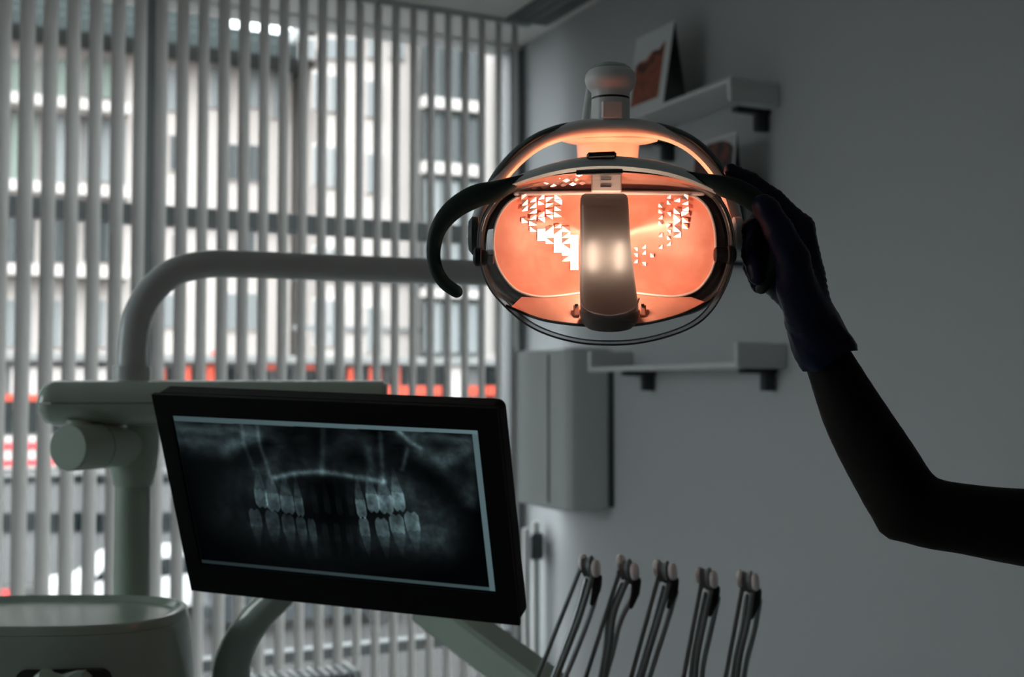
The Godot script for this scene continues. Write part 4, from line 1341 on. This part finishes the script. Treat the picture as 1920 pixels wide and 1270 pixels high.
	part("ball_joint", lathe([Vector2(36 * kk, yv.call(184)), Vector2(36 * kk, yv.call(174)), Vector2(40 * kk, yv.call(169)), Vector2(46 * kk, yv.call(161)), Vector2(48.5 * kk, yv.call(151)), Vector2(47 * kk, yv.call(141)), Vector2(42 * kk, yv.call(134)), Vector2(39 * kk, yv.call(132))], 40, nb, up, 60.0), M.yoke, T)
	part("ball_cap", lathe([Vector2(38.5 * kk, yv.call(133)), Vector2(37 * kk, yv.call(129)), Vector2(30 * kk, yv.call(123)), Vector2(18 * kk, yv.call(119)), Vector2(5 * kk, yv.call(117.5))], 40, nb, up, 60.0), M.sage, T)
	part("neck_plate", cbox(Vector3(40 * kk, 34 * kk, 0.012), 0.0015, nb + up * yv.call(213) - fw * 0.0125, Basis(rt, up, -fw)), M.yoke, T)
	# rear body seen under the yoke, lit by the back of the reflector, and the cable rod
	part("rear_body", lathe([Vector2(61 * kk, yv.call(256)), Vector2(59 * kk, yv.call(280)), Vector2(54 * kk, yv.call(320)), Vector2(48 * kk, yv.call(380))], 36, nb + fw * 0.03, up), M.yoke, T)
	var fl := []
	for q in [[0.86, yv.call(252)], [1.0, yv.call(256)], [0.98, yv.call(262)], [0.8, yv.call(266)]]:
		var r2 := []
		for j in 32:
			var a := TAU * j / 32.0
			r2.append(nb + rt * (cos(a) * 92 * kk * q[0]) + fw * (0.008 + sin(a) * 0.02 * q[0]) + up * q[1])
		fl.append(r2)
	part("rear_flange", loft(fl, true, 40.0), M.yoke, T)
	var rod := []
	for p in [[1106, 168, -72], [1098, 226, -84], [1090, 290, -100], [1084, 360, -120], [1086, 440, -180], [1092, 500, -500], [1096, 517, -1112]]: rod.append(l.call(p[0], p[1], p[2]))
	part("cable_rod", tube(spline(rod, 6), 0.0036, 12), M.white, T)
	# the dichroic reflector lets warm light out through its glowing back; an unseen glow strip behind the band is added to light yoke and knob
	var gl := part("rear_lamp_glass", lathe([Vector2(0.020, -0.003), Vector2(0.022, 0.0), Vector2(0.018, 0.003), Vector2(0.008, 0.0045)], 28, l.call(1138, 380, -62.0), (fw + up * 0.6).normalized()), M.rear_glow, T)
	gl.set_meta("label", "glowing orange back of the reflector")
	var gs := part("added_glow_strip", cbox(Vector3(190 * k, 0.003, 0.006), 0.001, l.call(1138, 310, -40.0), Basis(rt, up, -fw)), M.rear_glow, T)
	gs.set_meta("label", "added glow strip behind the top band")
	for q in [[1010, 372, -70, 0.0034], [1266, 372, -70, 0.0034], [1050, 304, -52, 0.0010], [1138, 297, -46, 0.0010], [1226, 304, -52, 0.0010]]:
		var o := OmniLight3D.new()
		o.name = "rear_glow_light"
		T.add_child(o, true)
		o.position = l.call(q[0], q[1], q[2])
		o.light_color = Color(1.0, 0.55, 0.38)
		o.light_energy = q[3]
		o.light_size = 0.008
		o.omni_range = 12.0
		o.omni_attenuation = 2.0
		o.shadow_enabled = true

# ---------------------------------------------------------------- person holding the handle
func person():
	var d0 := 0.95
	var S := P(2330, 1005, 0.93)                        # right shoulder, outside the frame
	var fh := Vector3(fw.x, 0, fw.z).normalized()
	var tc := S - fh * 0.17                             # middle of the shoulders; the person faces left in the picture
	var root := Vector3(tc.x, 0, tc.z)
	var T := thing("person", "person with bare arm coloured as a dark silhouette and navy glove reaching to hold the lamp handle", "person", root)
	var front := -rt
	var l := func(x, y, dz) -> Vector3: return P(x, y, d0 - dz * 0.001) - root
	var k := d0 / FOC
	var bone := func(a: Array, b: Array) -> Array: return [l.call(a[0], a[1], a[2]), l.call(b[0], b[1], b[2]), a[3] * k, b[3] * k]
	var Y := func(h: float, f := 0.0, s := 0.0) -> Vector3: return Vector3(0, h, 0) + front * f + fh * s
	var sh := tc.y
	# body: trunk, head, legs and the far arm coarsely, the raised arm finely
	var V := PackedVector3Array()
	var I := PackedInt32Array()
	var body := []
	for s in [-1.0, 1.0]:
		body.append([Y.call(sh - 0.10, 0.0, s * 0.07), Y.call(sh - 0.30, 0.01, s * 0.055), 0.095, 0.085])
		body.append([Y.call(sh - 0.30, 0.01, s * 0.055), Y.call(sh - 0.48, 0.0, s * 0.075), 0.085, 0.10])
		body.append([Y.call(sh - 0.48, 0.0, s * 0.08), Y.call(0.47, 0.02, s * 0.085), 0.085, 0.055])
		body.append([Y.call(0.47, 0.02, s * 0.085), Y.call(0.09, -0.01, s * 0.085), 0.055, 0.036])
		body.append([Y.call(0.05, -0.03, s * 0.085), Y.call(0.035, 0.15, s * 0.09), 0.035, 0.028])
		body.append([Y.call(sh - 0.01, 0.0, 0.0), Y.call(sh, 0.0, s * 0.15), 0.05, 0.05])
	body.append([Y.call(sh, -0.01), Y.call(sh + 0.12, 0.015), 0.05, 0.048])
	body.append([Y.call(sh + 0.17, 0.025), Y.call(sh + 0.22, 0.005), 0.068, 0.078])
	body.append([Y.call(sh + 0.11, 0.065), Y.call(sh + 0.15, 0.05), 0.035, 0.05])
	body.append([Y.call(sh + 0.175, 0.10), Y.call(sh + 0.155, 0.108), 0.008, 0.012])
	for s in [-1.0, 1.0]: body.append([Y.call(sh + 0.185, 0.0, s * 0.078), Y.call(sh + 0.165, 0.005, s * 0.077), 0.011, 0.008])
	body.append([Y.call(sh, 0.0, -0.17), Y.call(sh - 0.28, 0.0, -0.21), 0.045, 0.036])
	body.append([Y.call(sh - 0.28, 0.0, -0.21), Y.call(sh - 0.50, 0.06, -0.20), 0.036, 0.026])
	body.append([Y.call(sh - 0.50, 0.06, -0.20), Y.call(sh - 0.60, 0.09, -0.20), 0.028, 0.020])
	nets(body, 0.012, 0.014, V, I)
	var arm := []
	var ch := [[1528, 618, 0, 36], [1560, 690, 0, 47], [1598, 771, 2, 58], [1632, 832, 4, 63], [1664, 885, 6, 66], [1698, 940, 8, 67], [1740, 962, 10, 64], [1800, 972, 12, 65], [1925, 990, 14, 73], [2100, 1000, 18, 84]]
	var chs := []
	for q in ch: chs.append(Vector4(q[0], q[1], q[2], q[3]))
	chs = spline(chs, 3)
	for i in chs.size() - 1: arm.append(bone.call([chs[i].x, chs[i].y, chs[i].z, chs[i].w - 4.0], [chs[i + 1].x, chs[i + 1].y, chs[i + 1].z, chs[i + 1].w - 4.0]))
	arm.append([l.call(2100, 1000, 18), S - root, 84 * k, 0.05])
	arm.append(bone.call([1680, 977, 8, 36], [1695, 958, 8, 54]))
	nets(arm, 0.0018, 0.0055, V, I)
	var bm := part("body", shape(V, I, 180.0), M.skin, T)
	bm.set_meta("label", "bare arm with its shade in the colour")
	# glove: palm, five separate fingers, loose wrinkled cuff
	var G := []
	var fingers := [
		[[1520, 600, 0, 44], [1512, 520, 0, 34], [1502, 428, -2, 25], [1450, 374, -8, 19], [1406, 340, -12, 17.5], [1370, 320, -14, 14]],                 # index, lying along the top
		[[1512, 600, -14, 40], [1500, 520, -22, 32], [1482, 436, -26, 24], [1434, 402, -22, 19], [1411, 430, -8, 19], [1409, 478, 0, 18.5], [1420, 520, 3, 16]],
		[[1508, 600, -26, 36], [1492, 525, -40, 30], [1476, 448, -46, 23], [1432, 425, -40, 18], [1412, 455, -26, 18], [1411, 500, -16, 17], [1422, 537, -12, 14]],
		[[1504, 600, -34, 32], [1486, 540, -52, 27], [1472, 470, -60, 20], [1436, 452, -56, 16], [1418, 478, -44, 16], [1420, 512, -36, 15], [1430, 534, -32, 13]],
		[[1514, 590, 8, 42], [1494, 540, 14, 36], [1486, 486, 22, 31], [1460, 432, 28, 26], [1438, 394, 25, 23], [1431, 384, 24, 20]]]                  # thumb, nearest the camera
	for f in fingers:
		for i in f.size() - 1: G.append(bone.call(f[i], f[i + 1]))
	G.append(bone.call([1488, 560, -10, 30], [1500, 520, -10, 40]))
	G.append(bone.call([1446, 440, -16, 24], [1462, 530, -14, 32]))
	G.append(bone.call([1440, 510, -6, 20], [1470, 540, -6, 30]))
	G.append(bone.call([1520, 600, 0, 48], [1540, 642, 0, 50]))
	var GV := PackedVector3Array()
	var GI := PackedInt32Array()
	nets(G, 0.0012, 0.0027, GV, GI)
	var wr := FastNoiseLite.new()
	wr.seed = 12
	wr.frequency = 0.9
	var ax: Vector3 = (l.call(1554, 671, 0) - l.call(1480, 470, 0)).normalized()
	var cen: Vector3 = l.call(1495, 540, 0)
	for i in GV.size():
		var p := GV[i]
		var along := (p - cen).dot(ax) * 1000.0
		var w := sin(along * 1.25 + 2.5 * wr.get_noise_3dv(p * 55.0)) * 0.0004 + wr.get_noise_3dv(p * 40.0) * 0.0006
		GV[i] = p + (p - cen).normalized() * w
	var gl := part("glove", shape(GV, GI, 180.0), M.glove, T)
	var cuff := []
	var cs := [[1512, 584, 46], [1524, 610, 50], [1535, 632, 53], [1545, 653, 55.5], [1552, 667, 56], [1556, 675, 54], [1554, 672, 51], [1548, 658, 50]]
	var dirc: Vector3 = (l.call(1556, 675, 0) - l.call(1512, 584, 0)).normalized()
	var sx := dirc.cross(fw).normalized()
	for i in cs.size():
		var r2 := []
		for j in 40:
			var a := TAU * j / 40.0
			var r: float = cs[i][2] * k * (1.0 + 0.035 * sin(a * 7.0 + i * 1.1) + 0.03 * sin(a * 3.0 + i * 2.0) + 0.02 * sin(a * 13.0 + i * 1.3))
			r2.append(l.call(cs[i][0], cs[i][1], 0) + sx * cos(a) * r - fw * sin(a) * r * 0.86 + dirc * 0.0034 * sin(a * 3.0 + 1.0) * (i / 7.0))
		cuff.append(r2)
	part("cuff", loft(cuff, false, 70.0), M.glove, gl)
	# clothing and hair (mostly outside the frame)
	var tunic := []
	for s in [-1.0, 1.0]:
		tunic.append([Y.call(sh - 0.08, 0.0, s * 0.07), Y.call(sh - 0.30, 0.01, s * 0.06), 0.108, 0.10])
		tunic.append([Y.call(sh - 0.30, 0.01, s * 0.06), Y.call(sh - 0.56, 0.0, s * 0.085), 0.10, 0.115])
		tunic.append([Y.call(sh - 0.01, 0, 0), Y.call(sh, 0.0, s * 0.15), 0.062, 0.064])
	tunic.append([Y.call(sh, 0.0, -0.16), Y.call(sh - 0.18, 0.0, -0.195), 0.064, 0.058])
	tunic.append([Y.call(sh, 0.0, 0.16), Y.call(sh, 0.07, 0.17), 0.064, 0.066])
	var CV := PackedVector3Array()
	var CI := PackedInt32Array()
	nets(tunic, 0.012, 0.016, CV, CI)
	part("tunic", shape(CV, CI, 180.0), M.scrubs, T)
	var tro := []
	for s in [-1.0, 1.0]:
		tro.append([Y.call(sh - 0.50, 0.0, s * 0.08), Y.call(0.47, 0.02, s * 0.09), 0.10, 0.075])
		tro.append([Y.call(0.47, 0.02, s * 0.09), Y.call(0.10, -0.005, s * 0.09), 0.075, 0.062])
	CV = PackedVector3Array()
	CI = PackedInt32Array()
	nets(tro, 0.010, 0.018, CV, CI)
	part("trousers", shape(CV, CI, 180.0), M.scrubs, T)
	for s in [-1.0, 1.0]:
		CV = PackedVector3Array()
		CI = PackedInt32Array()
		nets([[Y.call(0.05, -0.04, s * 0.087), Y.call(0.042, 0.16, s * 0.092), 0.046, 0.038], [Y.call(0.05, -0.03, s * 0.087), Y.call(0.09, -0.02, s * 0.087), 0.044, 0.044]], 0.008, 0.012, CV, CI)
		part("shoe", shape(CV, CI, 180.0), M.black, T)
	CV = PackedVector3Array()
	CI = PackedInt32Array()
	nets([[Y.call(sh + 0.235, 0.0), Y.call(sh + 0.20, -0.03), 0.083, 0.085], [Y.call(sh + 0.20, -0.03), Y.call(sh + 0.14, -0.045), 0.07, 0.05], [Y.call(sh + 0.22, -0.12), Y.call(sh + 0.21, -0.13), 0.035, 0.035]], 0.01, 0.012, CV, CI)
	part("hair", shape(CV, CI, 180.0), M.hair, T)
